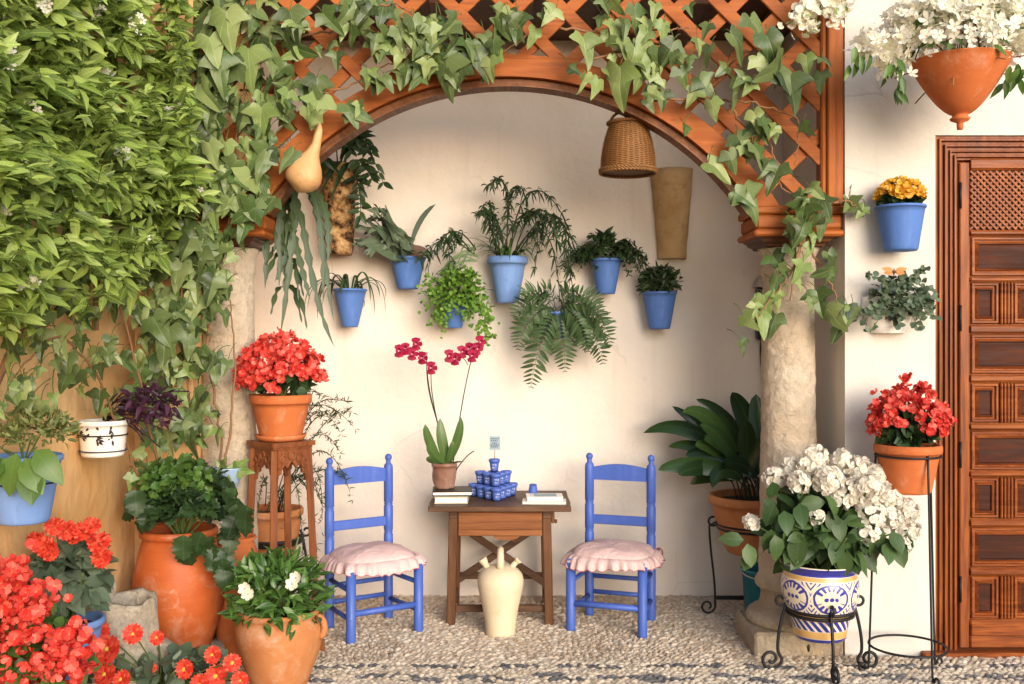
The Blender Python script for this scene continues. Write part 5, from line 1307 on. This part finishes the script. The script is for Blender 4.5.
mb = MB(); bush(mb, SERR, 260, tp + [.0, -.06, .20], (.18, .15, .12), .05, -.4, .4, .2); mb.build('young_shoots', M['mid_leaf'], r)
mb = MB(); stems(mb, tp - [0, 0, .06], tp + [0, 0, .12] + rnd(25, .08), .0045); mb.build('stems', M['stem_green'], r)
# second jar behind it
qx, qy = -1.27, 4.60
r = thing('terracotta_jar', (qx, qy, 0), 'narrow terracotta jar squeezed behind the big orange jar', 'jar')
mb = MB(); mb.lathe([(.002, 0), (.07, 0), (.075, .01), (.095, .2), (.112, .38), (.108, .48), (.085, .55), (.08, .565), (.095, .58), (.09, .588), (.075, .58), (.07, .5), (.002, .45)], (qx, qy, 0), 40); mb.build('body', M['terra'], r)
# gardenia
gx_, gy_ = -.985, 4.24
c = np.array([gx_, gy_, .002]); r = thing('gardenia', c, 'glossy green gardenia with white blooms in a round terracotta pot', 'potted plant')
mb = MB(); mb.lathe([(.002, 0), (.10, 0), (.108, .008), (.135, .08), (.165, .16), (.182, .23), (.184, .275), (.172, .305), (.160, .318), (.166, .325), (.175, .34), (.172, .352), (.160, .352), (.155, .335), (.002, .31)], c, 56)
mb.build('pot', M['terra_pale'], r); soil(r, c, .155, .325)
for s_g in (1,):
    mb = MB(); mb.tube(curve(c + [s_g * .165, -.03, .322], c + [s_g * .205, -.04, .325], c + [s_g * .205, -.04, .26], 10, c + [s_g * .180, -.03, .235]), .014, 8); mb.build('handle', M['terra_pale'], r)
tp = c + [0, 0, .36]
mb = MB(); bush(mb, LEAF, 760, tp + [.0, -.02, .045], (.22, .205, .20), .074, -.6, .35, .25, .5, face=.8); mb.build('foliage', leafm('gardenia_leaf', [(.02, .055, .012), (.04, .10, .018), (.075, .16, .03), (.12, .22, .05)], .25, .35, .15), r)
mb = MB(); stems(mb, tp - [0, 0, .03], tp + [0, 0, .09] + rnd(30, .08), .004); mb.build('stems', M['stem_green'], r)
for px, py in ((245, 589), (296, 578), (248, 594), (292, 584)):
    mb = MB(); q = P(px, py, 4.02); n = nrm([U(-.3, .3), -1, .3]); put(mb, [flower_t(6, .8, .5, .05, 0, 2)], q, np.cross(n, [0, 0, 1]), n, .028); mb.build('bloom', M['white_petal'], r)

# pots on the side wall
def side_pot(px, yr, yb, rt, rb, X, label, mat, name='potted_plant', deco=None):
    d = X * 1000 / (px - 512); c = P(px, yb, d); h = P(px, yr, d)[2] - c[2]
    r = thing(name, c, label, 'potted plant', 'pots on the side wall')
    mb = MB(); mb.lathe(pot_prof(rb, rt, h, .02, .005, 0, .008), c, 40)
    if deco: deco(mb, c, h)
    mb.build('pot', [M[mat], M['purple'], M['dark_ink']], r); soil(r, c, rt - .012, h - .03)
    mb = MB(); mb.tube(ring_pts(c, rb + (rt - rb) * .6 + .005, c[2] + h * .6), .003, 6, False); mb.tube([c + [-(rb + (rt - rb) * .6), 0, h * .6], np.array([-1.77 + .01, c[1], c[2] + h * .6])], .004, 6); mb.build('bracket', M['iron'], r)
    return r, c + [0, 0, h]
r, tp = side_pot(24, 455, 522, .118, .080, -1.645, 'pale blue pot on the side wall, cut by the photo\'s left edge', 'blue_pale')
mb = MB(); bush(mb, LEAF, 420, tp + [.04, 0, .06], (.15, .14, .11), .035, -.2, .4, .2); mb.build('fine_foliage', M['olive_leaf'], r)
mb = MB()
for px, py, dx, dz in ((30, 470, .5, -.7), (10, 470, -.5, -.6), (40, 462, .6, -.5), (35, 478, .2, -1), (5, 462, -.4, -.5), (22, 465, -.2, -.9)):
    put(mb, BROAD, P(px - 5, py - 12, 3.22), [dx, -.4, dz], [.1, -1, .5], .13)
mb.build('broad_leaves', M['mid_leaf'], r)
mb = MB(); stems(mb, tp - [0, 0, .03], tp + [.02, -.03, .06] + rnd(10, .05), .003); mb.build('stems', M['stem_green'], r)
def sprigs(mb, c, h):
    for a in (-1.95, -1.45, -.85):
        for q in range(7):
            aa = a + U(-.14, .14); z = h * U(.42, .78); rr = .084 + .014 * z / h + .004; put(mb, LEAF, c + [rr * math.cos(aa), rr * math.sin(aa), z], [U(-.7, .7), 0, U(-.6, 1)], [math.cos(aa), math.sin(aa), 0], .024, m=1)
    mb.tube([c + [(.0885 + .003 * math.sin(q * 30)) * math.cos(q), (.0885 + .003 * math.sin(q * 30)) * math.sin(q), h * .16] for q in np.linspace(0, 2 * PI, 121)], .003, 5, False, m=2)
r, tp = side_pot(103, 420, 456, .096, .082, -1.672, 'white pot painted with dark sprigs, holding purple leaves', 'white_glaze', 'potted_plant', sprigs)
mb = MB(); bush(mb, LEAF, 170, P(150, 408, 4.10), (.14, .13, .095), .055, -.9, .3, -.2, .6); stems(mb, tp, P(150, 412, 4.10) + rnd(16, .07), .003, .05); mb.build('foliage', M['purple'], r)
# pale blue cone
c = P(229, 505, 4.60); r = thing('cone_pot', c, 'little pale blue cone pot hung in front of the left column', 'wall pot')
mb = MB(); mb.lathe([(.002, 0), (.012, .002), (.066, .168), (.070, .172), (.066, .174), (.058, .166), (.010, .02)], c, 30); mb.build('cone', M['cone_blue'], r)
mb = MB(); put(mb, IVY, c + [[.0, -.045, .05], [.02, -.05, .09]], [[.1, -.3, 1], [-.1, -.3, 1]], [0, -1, -.3], .06); put(mb, IVY, c + [[.0, -.03, .15], [.03, -.02, .17], [-.02, -.04, .17], [.05, -.03, .16]], [[-.4, -.3, .6], [.6, -.3, .5], [.2, -.5, .5], [.8, -.2, 0]], [0, -1, .5], .08); mb.build('foliage', M['ivy_pale'], r)
mb = MB(); mb.tube([c + [0, .06, .14], c + [0, .13, .16]], .004, 6); mb.build('hook', M['iron'], r)

# stone mortar and rocks
sx_, sy_ = -1.53, 3.93
r = thing('stone_mortar', (sx_, sy_, 0), 'old rough pale stone mortar with a hollow top by the red flowers', 'stone mortar')
mb = MB(); mb.lathe([(.002, .0), (.15, .0), (.155, .05), (.14, .2), (.125, .36), (.128, .46), (.122, .475), (.100, .472), (.092, .45), (.07, .38), (.002, .36)], (sx_, sy_, 0), 56); mb.V[0] = rough(rough(mb.V[0], .022, 9, 5), .006, 40, 5); mb.build('body', M['rough_stone'], r)
def rock(c, r3, label, seed, name='pale_rock'):
    import bmesh
    bm = bmesh.new(); bmesh.ops.create_icosphere(bm, subdivisions=4, radius=1); V = np.array([v.co[:] for v in bm.verts]); F = [tuple(v.index for v in f.verts) for f in bm.faces]; bm.free()
    V = rough(V, .16, 1.5, seed); V = rough(V, .05, 4, seed) * np.array(r3); mb = MB(); mb.add(V + np.array(c), F)
    return tag(mb.build(name, M['rough_stone'], loc=(c[0], c[1], c[2] - r3[2])), label, 'rock')
rock(P(92, 592, 3.74), (.085, .075, .07), 'rounded pale rock lying against the stone mortar under red flowers', 4)
rock(P(142, 655, 3.98), (.125, .10, .075), 'flat pale rock on the ground between mortar and orange jar', 9)
rock((P(140, 655, 4.02)[0], 4.02, .07), (.15, .12, .13), 'low rock beneath the flat pale one', 12)
# red flower plant in a light blue pot at the mortar
def flowerplant(name, c, pr, label, mat, leaf, lt, lk, lc, lr, ls):
    r = thing(name, c, label, 'potted plant'); mb = MB(); mb.lathe(pot_prof(*pr), c, 40); mb.build('pot', M[mat], r); soil(r, c, pr[1] - .015, pr[2] - .035)
    mb = MB(); bush(mb, lt, lk, lc, lr, ls, -.6, .4, -.1, .45, face=.8); mb.build('foliage', M[leaf], r)
    mb = MB(); stems(mb, c + [0, 0, pr[2] - .04], np.asarray(lc) + rnd(18, .07), .004, .03); mb.build('stems', M['stem_green'], r); return r
q = P(68, 575, 3.62); c = np.array([q[0], 3.62, .28])
r = flowerplant('dahlia_plant', c, (.085, .12, .20, .025, .006), 'tall plant with scarlet pompom flowers above dark leaves by the side wall', 'blue_pale', 'grey_leaf', BROAD, 190, P(68, 582, 3.60), (.15, .13, .155), .095)
for px, py, R_ in ((45, 547, .038), (66, 531, .036), (83, 532, .038), (99, 543, .042), (102, 558, .040), (36, 541, .034), (54, 527, .034), (92, 526, .032), (50, 553, .032), (75, 538, .028)):
    mb = MB(); q = P(px, py, 3.5 + U(-.04, .05)); n = nrm([U(-.3, .3), -.8, U(.2, .7)]); put(mb, [DAISY], q, np.cross(n, [1, 0, .2]), n, R_); k = 40; p, u = dome(k, q, R_ * .55, -.3, .8); put(mb, [NARROW[1]], p, nrm(u), rnd(k), R_ * .6, R_ * 1.6); mb.build('bloom', M['dahlia'], r)
# mass of coral blossoms bottom left
q = P(25, 640, 3.42); c = np.array([q[0], 3.42, .0])
r = flowerplant('geranium', c, (.12, .17, .27, .03, .008), 'dense mass of coral red geranium blossoms in the bottom left corner', 'terra', 'mid_leaf', ROUND, 260, P(12, 668, 3.34), (.27, .19, .22), .065)
mb = MB()
for px, py, rx, ry, k in ((110, 0, 0, 0, 0), (10, 570, 14, 14, 45), (20, 590, 22, 18, 60), (15, 620, 22, 20, 80), (32, 606, 10, 12, 30), (5, 650, 18, 20, 70), (40, 640, 18, 18, 60), (60, 650, 18, 18, 60), (45, 665, 20, 14, 50), (70, 632, 10, 10, 25), (75, 645, 10, 12, 30), (20, 675, 22, 12, 50), (65, 672, 16, 12, 40), (0, 600, 12, 20, 40), (72, 662, 12, 10, 22)):
    k = int(k * .62)
    if not k: continue
    p = np.array([P(px + rng.normal(0, rx * .8), py + rng.normal(0, ry * .75), 3.25 + U(-.10, .14)) for _ in range(k)]); n = nrm(rnd(k, .55) + [.1, -.8, .4]); put(mb, FB, p, np.cross(n, nrm(rnd(k))), n, .023 * rng.uniform(.7, 1.2, k))
mb.build('blossoms', M['coral'], r)
# scarlet daisies bottom
q = P(160, 690, 3.86); c = np.array([q[0], 3.86, .0])
r = flowerplant('daisy_plant', c, (.10, .15, .15, .025, .006), 'low plant with scarlet daisies and rounded grey green leaves in front', 'terra', 'grey_leaf', ROUND, 200, P(165, 680, 3.84), (.30, .16, .13), .075)
mb = MB()
fl = ((109, 650, .056), (98, 631, .045), (133, 634, .040), (157, 638, .030), (185, 669, .040), (213, 655, .036), (216, 676, .045), (106, 675, .05), (122, 680, .04), (232, 663, .036), (82, 655, .045), (152, 668, .02), (200, 684, .04), (240, 680, .035), (96, 660, .035))
hp = [P(px, py, 3.68 + U(-.05, .06)) for px, py, _ in fl]; stems(mb, P(160, 690, 3.86), hp, .003, .03); mb.build('flower_stalks', M['stem_green'], r)
for q, (px, py, R_) in zip(hp, fl):
    mb = MB(); n = nrm([U(-.4, .4), -1, U(.1, .6)]); put(mb, [DAISY], q, np.cross(n, [1, 0, .2]), n, R_)
    o = mb.build('bloom', M['dahlia'], r); mb = MB(); k = 14; p, u = dome(k, q + n * R_ * .25, R_ * .14, -.9, .8); put(mb, [F4[0]], p, np.cross(nrm(u + n), [1, 0, .3]), u + n, R_ * .1); mb.build('centre', M['pollen'], o)
# ------------------------------------------------------------------ climbers
def ivy(name, spots, label, paths, pale_frac=.35, seed=1):
    """spots: (px, py, size in px, depth) of single leaves"""
    base = P(*paths[0][0]) if paths else P(*spots[0][:2], spots[0][3])
    r = thing(name, (base[0], base[1], 0.0), label, 'ivy')
    A, B = MB(), MB(); sm = MB()
    for px, py, s, d in spots:
        L = s * d / 1000.0 * U(.55, .98); c = P(px, py, d)
        D = nrm(np.array([rng.normal(0, .55), -.25 + rng.normal(0, .3), -1.0 + rng.normal(0, .35)])); N = np.array([rng.normal(.12, .55), -1, .35 + rng.normal(0, .5)])
        o = c - D * L * .45; mb = A if rng.rand() > pale_frac else B
        put(mb, IVY, o, D, N, L, L * U(.85, 1.1))
        e = o + np.array([U(-.05, .05), U(.03, .09), U(.02, .09)]); sm.tube(curve(o, (o + e) / 2 + [0, -.02, .02], e, 5), .0018, 4, m=1)
    if A.n: A.build('foliage', M['ivy'], r)
    if B.n: B.build('pale_foliage', M['ivy_pale'], r)
    for p in paths:
        q = np.array([P(*a) for a in p]); k = len(q); t = np.linspace(0, 1, 8 * k); q = np.stack([np.interp(t, np.linspace(0, 1, k), q[:, a]) for a in range(3)], -1)
        for _ in range(3): q[1:-1] = (q[:-2] + q[1:-1] * 2 + q[2:]) / 4
        q[1:-1] += rng.normal(0, .004, q[1:-1].shape); sm.tube(q, [.0065, .003], 6)
    sm.build('runners', [M['stem_brown'], M['stem_green']], r)
    return r
def cluster(lst, px, py, rx, ry, k, s, d0=None, dj=.08):
    for _ in range(k):
        a, q = U(0, 2 * PI), math.sqrt(U(0, 1)); x, y = px + rx * q * math.cos(a), py + ry * q * math.sin(a)
        d = d0 if d0 is not None else min(4.56, 1630.0 / (512 - x))
        lst.append((x, y, s * U(.6, 1.2), d - U(0, dj)))
L1 = []
for a in ((215, 45, 40, 50, 22, 40), (185, 110, 45, 50, 40, 34), (225, 150, 42, 60, 44, 33), (232, 205, 26, 35, 22, 32), (170, 205, 46, 50, 46, 30), (150, 285, 50, 45, 36, 28), (182, 290, 36, 60, 40, 32), (165, 360, 42, 45, 36, 29), (112, 330, 40, 50, 24, 27), (45, 370, 45, 40, 24, 30), (178, 420, 32, 40, 28, 28), (150, 465, 28, 32, 20, 25), (208, 425, 14, 30, 6, 22), (55, 295, 60, 38, 26, 27), (110, 255, 55, 36, 28, 27), (240, 15, 30, 30, 16, 36), (195, 245, 34, 36, 26, 32), (140, 140, 40, 60, 30, 30), (140, 405, 22, 22, 9, 26), (20, 415, 25, 22, 7, 28), (218, 335, 14, 50, 12, 26), (222, 270, 12, 30, 8, 28), (118, 405, 22, 12, 6, 26), (160, 385, 26, 12, 8, 28)): cluster(L1, *a)
for px, py, s in ((213, 50, 62), (228, 30, 52), (205, 95, 42), (220, 72, 45), (165, 345, 56), (160, 330, 44), (210, 290, 44), (212, 155, 40), (185, 250, 40)): L1.append((px, py, s, 4.44 if px > 190 else 4.30))
ivy('ivy', L1, 'thick ivy hanging over the left column and the side wall', [[(215, 520, 4.62), (222, 440, 4.66), (205, 340, 4.62), (225, 250, 4.60), (235, 150, 4.6), (250, 40, 4.62)], [(205, 520, 4.6), (190, 400, 4.58), (180, 300, 4.55), (200, 180, 4.55), (190, 40, 4.55)], [(140, 480, 4.3), (100, 380, 3.92), (60, 330, 3.58), (10, 380, 3.22)], [(160, 470, 4.45), (120, 300, 4.1), (80, 220, 3.7)], [(225, 470, 4.6), (236, 380, 4.6), (230, 300, 4.6)]], .35)
L2 = []
for a in ((287, 28, 25, 30, 10, 32), (345, 22, 20, 18, 7, 32), (372, 28, 32, 25, 14, 30), (405, 48, 30, 25, 14, 30), (440, 35, 34, 25, 14, 32), (445, 72, 22, 16, 6, 30), (480, 52, 24, 22, 8, 30), (518, 26, 22, 18, 7, 30), (545, 12, 16, 10, 4, 28), (378, 84, 18, 9, 4, 34), (415, 66, 20, 18, 7, 30), (275, 82, 28, 24, 9, 32), (298, 104, 24, 22, 9, 30), (265, 122, 22, 26, 10, 30), (262, 165, 22, 30, 10, 30), (255, 200, 16, 24, 6, 30), (325, 55, 14, 10, 2, 26), (353, 112, 8, 5, 2, 28), (250, 60, 20, 30, 8, 32)): cluster(L2, *a, 4.62)
for px, py, s in ((344, 18, 34), (297, 30, 40), (300, 50, 42), (330, 48, 26), (446, 76, 42), (481, 60, 48), (470, 50, 36), (516, 28, 34), (381, 84, 36), (368, 80, 32), (358, 110, 28), (279, 72, 28), (316, 110, 40), (287, 160, 36), (262, 190, 36), (440, 35, 38), (418, 45, 34), (398, 58, 32)): L2.append((px, py, s, 4.56))
ivy('ivy', L2, 'ivy garland trailing along the left half of the lattice and arch', [[(225, 60, 4.64), (290, 40, 4.64), (350, 25, 4.64), (400, 15, 4.63), (440, 45, 4.63), (500, 55, 4.63), (550, 20, 4.63)], [(240, 90, 4.64), (300, 100, 4.64), (345, 88, 4.64), (385, 65, 4.64), (430, 60, 4.62)], [(225, 160, 4.64), (262, 90, 4.64), (300, 45, 4.64)], [(365, 10, 4.63), (395, 2, 4.62), (420, 20, 4.62)]], .3)
L3 = []
for px, py, s in ((587, 50, 38), (583, 84, 34), (596, 88, 30), (620, 88, 48), (612, 75, 30), (633, 60, 32), (645, 65, 30), (656, 73, 30), (663, 100, 34), (650, 105, 28), (617, 8, 34), (605, 5, 28), (637, 18, 36), (648, 28, 30), (626, 28, 28), (643, 45, 30), (670, 52, 28), (655, 10, 26), (690, 10, 26), (600, 20, 28), (575, 70, 26), (740, 47, 52), (757, 30, 44), (773, 50, 40), (773, 72, 46), (764, 66, 36), (723, 70, 26), (707, 55, 26), (683, 77, 42), (672, 60, 30), (666, 48, 26), (707, 87, 36), (692, 96, 30), (740, 80, 32), (735, 95, 36), (748, 88, 28), (793, 92, 46), (785, 78, 34), (807, 65, 26), (827, 62, 26), (820, 82, 28), (807, 130, 28), (767, 127, 32), (775, 135, 28), (757, 122, 28), (713, 110, 26), (750, 150, 34), (742, 145, 30), (760, 155, 34), (720, 170, 40), (732, 162, 30), (773, 178, 46), (765, 170, 36), (753, 203, 40), (745, 198, 36), (687, 127, 30), (655, 95, 34), (700, 45, 26), (690, 60, 26), (817, 197, 32), (803, 215, 34), (826, 205, 32), (815, 190, 28), (800, 235, 30), (779, 264, 32), (793, 254, 30), (799, 272, 30), (785, 270, 26), (774, 287, 36), (764, 322, 36), (772, 326, 30), (766, 307, 30), (749, 322, 24), (743, 348, 26), (755, 310, 22), (832, 262, 40), (826, 272, 34), (819, 303, 34), (812, 305, 26), (842, 322, 46), (848, 318, 38), (836, 320, 36), (855, 208, 26), (848, 204, 22), (861, 212, 22), (827, 277, 24), (800, 285, 24), (780, 300, 24), (813, 240, 26), (808, 252, 28), (822, 226, 28), (792, 240, 24), (705, 30, 24), (662, 30, 26), (625, 48, 28), (640, 80, 28), (822, 200, 28), (790, 228, 28)):
    L3.append((px, py, s, (4.60 if py < 240 else 4.63) - U(0, .07) if px < 846 else 4.62))
cluster(L3, 630, 45, 36, 40, 12, 27, 4.62); cluster(L3, 800, 215, 24, 16, 4, 26, 4.62); cluster(L3, 660, 75, 30, 25, 8, 27, 4.62); cluster(L3, 765, 145, 25, 25, 5, 26, 4.62)
ivy('ivy', L3, 'ivy festoon over the right half of the lattice and the right column', [[(560, 28, 4.64), (620, 35, 4.64), (668, 30, 4.64), (690, 28, 4.64)], [(590, 60, 4.63), (640, 45, 4.63), (672, 42, 4.63), (684, 55, 4.63), (690, 80, 4.63)], [(640, 100, 4.64), (700, 98, 4.64), (750, 102, 4.64), (800, 118, 4.63), (797, 145, 4.63), (795, 165, 4.62)], [(730, 105, 4.64), (742, 125, 4.64), (770, 140, 4.63), (778, 185, 4.63), (800, 200, 4.62)], [(800, 200, 4.62), (805, 240, 4.62), (790, 275, 4.6), (770, 300, 4.6), (755, 320, 4.6)], [(805, 245, 4.62), (825, 270, 4.6), (842, 310, 4.58)], [(700, 95, 4.64), (722, 75, 4.64), (735, 60, 4.63), (760, 45, 4.63)], [(803, 225, 4.62), (790, 300, 4.60)], [(820, 205, 4.62), (848, 200, 4.62), (858, 208, 4.62)]], .4)

# jasmine: sprays of pointed leaflets through a thick hanging mass
r = thing('jasmine', (-1.55, 3.7, 0), 'dense bright green jasmine with small white flowers covering the side wall', 'climbing shrub')
edge_y = [-60, 0, 60, 120, 180, 230, 270, 310, 350]; edge_x = [185, 178, 176, 188, 188, 170, 130, 95, 60]
O, D, N, Ls = [], [], [], []; tw = MB(); ends = []
cnt = 0
while cnt < 1450:
    py = U(-70, 345); px = U(-70, 195); xe = np.interp(py, edge_y, edge_x) + rng.normal(0, 6) + 16 * mnoise.noise((py * .035, 2.0, 1.0))
    if px > xe: continue
    if mnoise.noise((px * .030, py * .030, 9.0)) < -.12 and rng.rand() < .9: continue
    if py > 215 and rng.rand() < (py - 215) / 120.0: continue
    near = 1490.0 / (512 - px); far = 1730.0 / (512 - px); f = rng.rand() ** 1.6; lump =   .24 * mnoise.noise((px * .022, py * .022, 3.0)); d = min(near + (far - near) * f + lump, 4.62)
    if px > 150: d = 4.50 - U(0, .30)
    p = P(px, py, d); cnt += 1
    g = nrm(np.array([U(-.2, 1.1), -.75 + rng.normal(0, .3), rng.normal(.05, .55)])); L = U(.08, .17); q = curve(p - g * L * .5, p + [0, 0, .01], p + g * L * .5 + [0, 0, -.04], 5)
    tw.tube(q, .0018, 4, False)
    k = rng.randint(5, 9); t_ = np.linspace(.1, 1, k)
    for i, tt_ in enumerate(t_):
        o = q[0] + (q[-1] - q[0]) * tt_; side = np.cross(g, [0, -.3, 1]) * (1 if i % 2 else -1)
        dv = nrm(g * (.55 if i < k - 1 else 1.2) + side * (.8 if i < k - 1 else .1) + np.array([0, -.1, -.22]) + rng.normal(0, .22, 3)); O.append(o); D.append(dv); N.append(np.array([.35, -.85, .55]) + rng.normal(0, .45, 3)); Ls.append(U(.038, .10))
    if f < .25: ends.append(q[-1])
mb = MB(); put(mb, LEAF, np.array(O), np.array(D), np.array(N), np.array(Ls))
for i in rng.choice(len(ends), 150, replace=False):
    g = nrm(np.array([U(-.2, 1.0), -1.0, U(-.3, .9)])); q = curve(ends[i], ends[i] + g * U(.05, .14) + [0, 0, .02], ends[i] + g * U(.12, .24) + [0, 0, -.03], 6); tw.tube(q, .0016, 4, False); k = 10
    o = np.repeat(q[1:], 2, 0); sd = np.tile([1, -1], 5)[:, None] * np.cross(g, [0, -.2, 1]); put(mb, LEAF, o, nrm(sd * .8 + g * .7 + rnd(k, .15)), rnd(k, .3) + [.2, -.4, 1], rng.uniform(.035, .075, k))
mb.build('foliage', M['jasmine'], r); tw.build('twigs', M['stem_green'], r)
mb = MB()
for i in rng.choice(len(ends), 30, replace=False):
    k = 6; p = ends[i] + [.0, -.02, 0] + rnd(k, .016); n = nrm(rnd(k, .5) + [.3, -.8, .4]); put(mb, [flower_t(5, .6, .1)], p, np.cross(n, nrm(rnd(k))), n, .016)
mb.build('blossoms', M['white_petal'], r)
mb = MB()
for p in ([(-20, 420, 3.2), (20, 330, 3.4), (60, 250, 3.7), (100, 120, 4.0), (110, -40, 4.1)], [(40, 330, 3.6), (110, 250, 4.1), (150, 100, 4.35)], [(95, 330, 4.05), (100, 200, 4.1), (90, 60, 4.0)], [(-40, 260, 3.05), (0, 120, 3.25), (20, -50, 3.3)]):
    q = np.array([P(*a) for a in p]); t = np.linspace(0, 1, 24); q = np.stack([np.interp(t, np.linspace(0, 1, len(q)), q[:, a]) for a in range(3)], -1); mb.tube(q, [.014, .007], 7)
mb.build('branches', M['stem_brown'], r)
# white sprig at the top right of the lattice
c = P(820, 10, 4.55); r = thing('white_sprig', P(822, -40, 4.6), 'small sprig of white flowers at the top of the right lattice post', 'flower sprig')
mb = MB(); L = MB(); S_ = MB()
for (a, b, e) in (((830, -40), (815, 5), (788, 24)), ((830, -40), (825, 0), (812, 30)), ((835, -40), (838, 5), (835, 22)), ((828, -40), (810, -5), (805, 12)), ((835, -40), (845, -5), (846, 6))):
    p = curve(P(*a, 4.62), P(*b, 4.58), P(*e, 4.55), 10); S_.tube(p, .0025, 5)
    for i in range(4, 10):
        k = 5; q = p[i] + rnd(k, .022); n = nrm(rnd(k, .5) + [0, -.9, .3]); put(mb, F5, q, np.cross(n, nrm(rnd(k))), n, .02); put(L, LEAF, p[i] + rnd(1, .02), rnd(1) + [0, 0, -.5], [0, -1, .4], .04)
mb.build('blossoms', M['white_petal'], r); L.build('foliage', M['ivy_pale'], r); S_.build('stems', M['stem_green'], r)
# fallen petals and leaves on the pebbles
mb = MB(); k = 150
O = np.stack([rng.uniform(-1.9, 2.2, k), rng.uniform(4.2, 5.7, k), np.full(k, .021)], -1); O = O[~((O[:, 1] > 4.66) & ((O[:, 0] > 1.1) | (O[:, 0] < -1.15)))]; k = len(O)
put(mb, [LEAF[0], ROUND[0]], O, rnd(k) * [1, 1, .1], rnd(k, .15) + [0, 0, 1], rng.uniform(.010, .026, k))
tag(mb.build('fallen_petals', petalm('fallen_petal', [(.60, .05, .04), (.70, .60, .50), (.22, .14, .05), (.66, .52, .42), (.14, .17, .04), (.75, .70, .62)]), loc=(0, 4.8, 0)), kind='stuff')
# ------------------------------------------------------------------ light and camera
w = bpy.data.worlds.new('World'); scene.world = w; w.use_nodes = True
nt = w.node_tree; bg = nt.nodes['Background']; sky = nt.nodes.new('ShaderNodeTexSky')
AZ, EL = math.radians(24), math.radians(15)
sky.sky_type = 'NISHITA'; sky.sun_disc = False; sky.sun_elevation = EL; sky.sun_rotation = PI - AZ
nt.links.new(sky.outputs[0], bg.inputs[0]); bg.inputs[1].default_value = .15
S = Vector((math.sin(AZ) * math.cos(EL), -math.cos(AZ) * math.cos(EL), math.sin(EL)))
ld = bpy.data.lights.new('sun', 'SUN'); ld.energy = 2.2; ld.angle = math.radians(42); ld.color = (1.0, .95, .885)
lo = bpy.data.objects.new('sun', ld); col.objects.link(lo); lo.rotation_euler = S.to_track_quat('Z', 'Y').to_euler(); lo.location = (2, 0, 6)
cd = bpy.data.cameras.new('camera'); cd.sensor_width = 36; cd.lens = 36 * 1000 / 1024; cd.clip_end = 500; cd.clip_start = .05
co = bpy.data.objects.new('camera', cd); col.objects.link(co); co.location = (0, 0, H); co.rotation_euler = (PI / 2, 0, 0)
scene.camera = co
scene.view_settings.view_transform = 'Standard'; scene.view_settings.look = 'None'; scene.view_settings.gamma = 1
scene.view_settings.exposure = .82
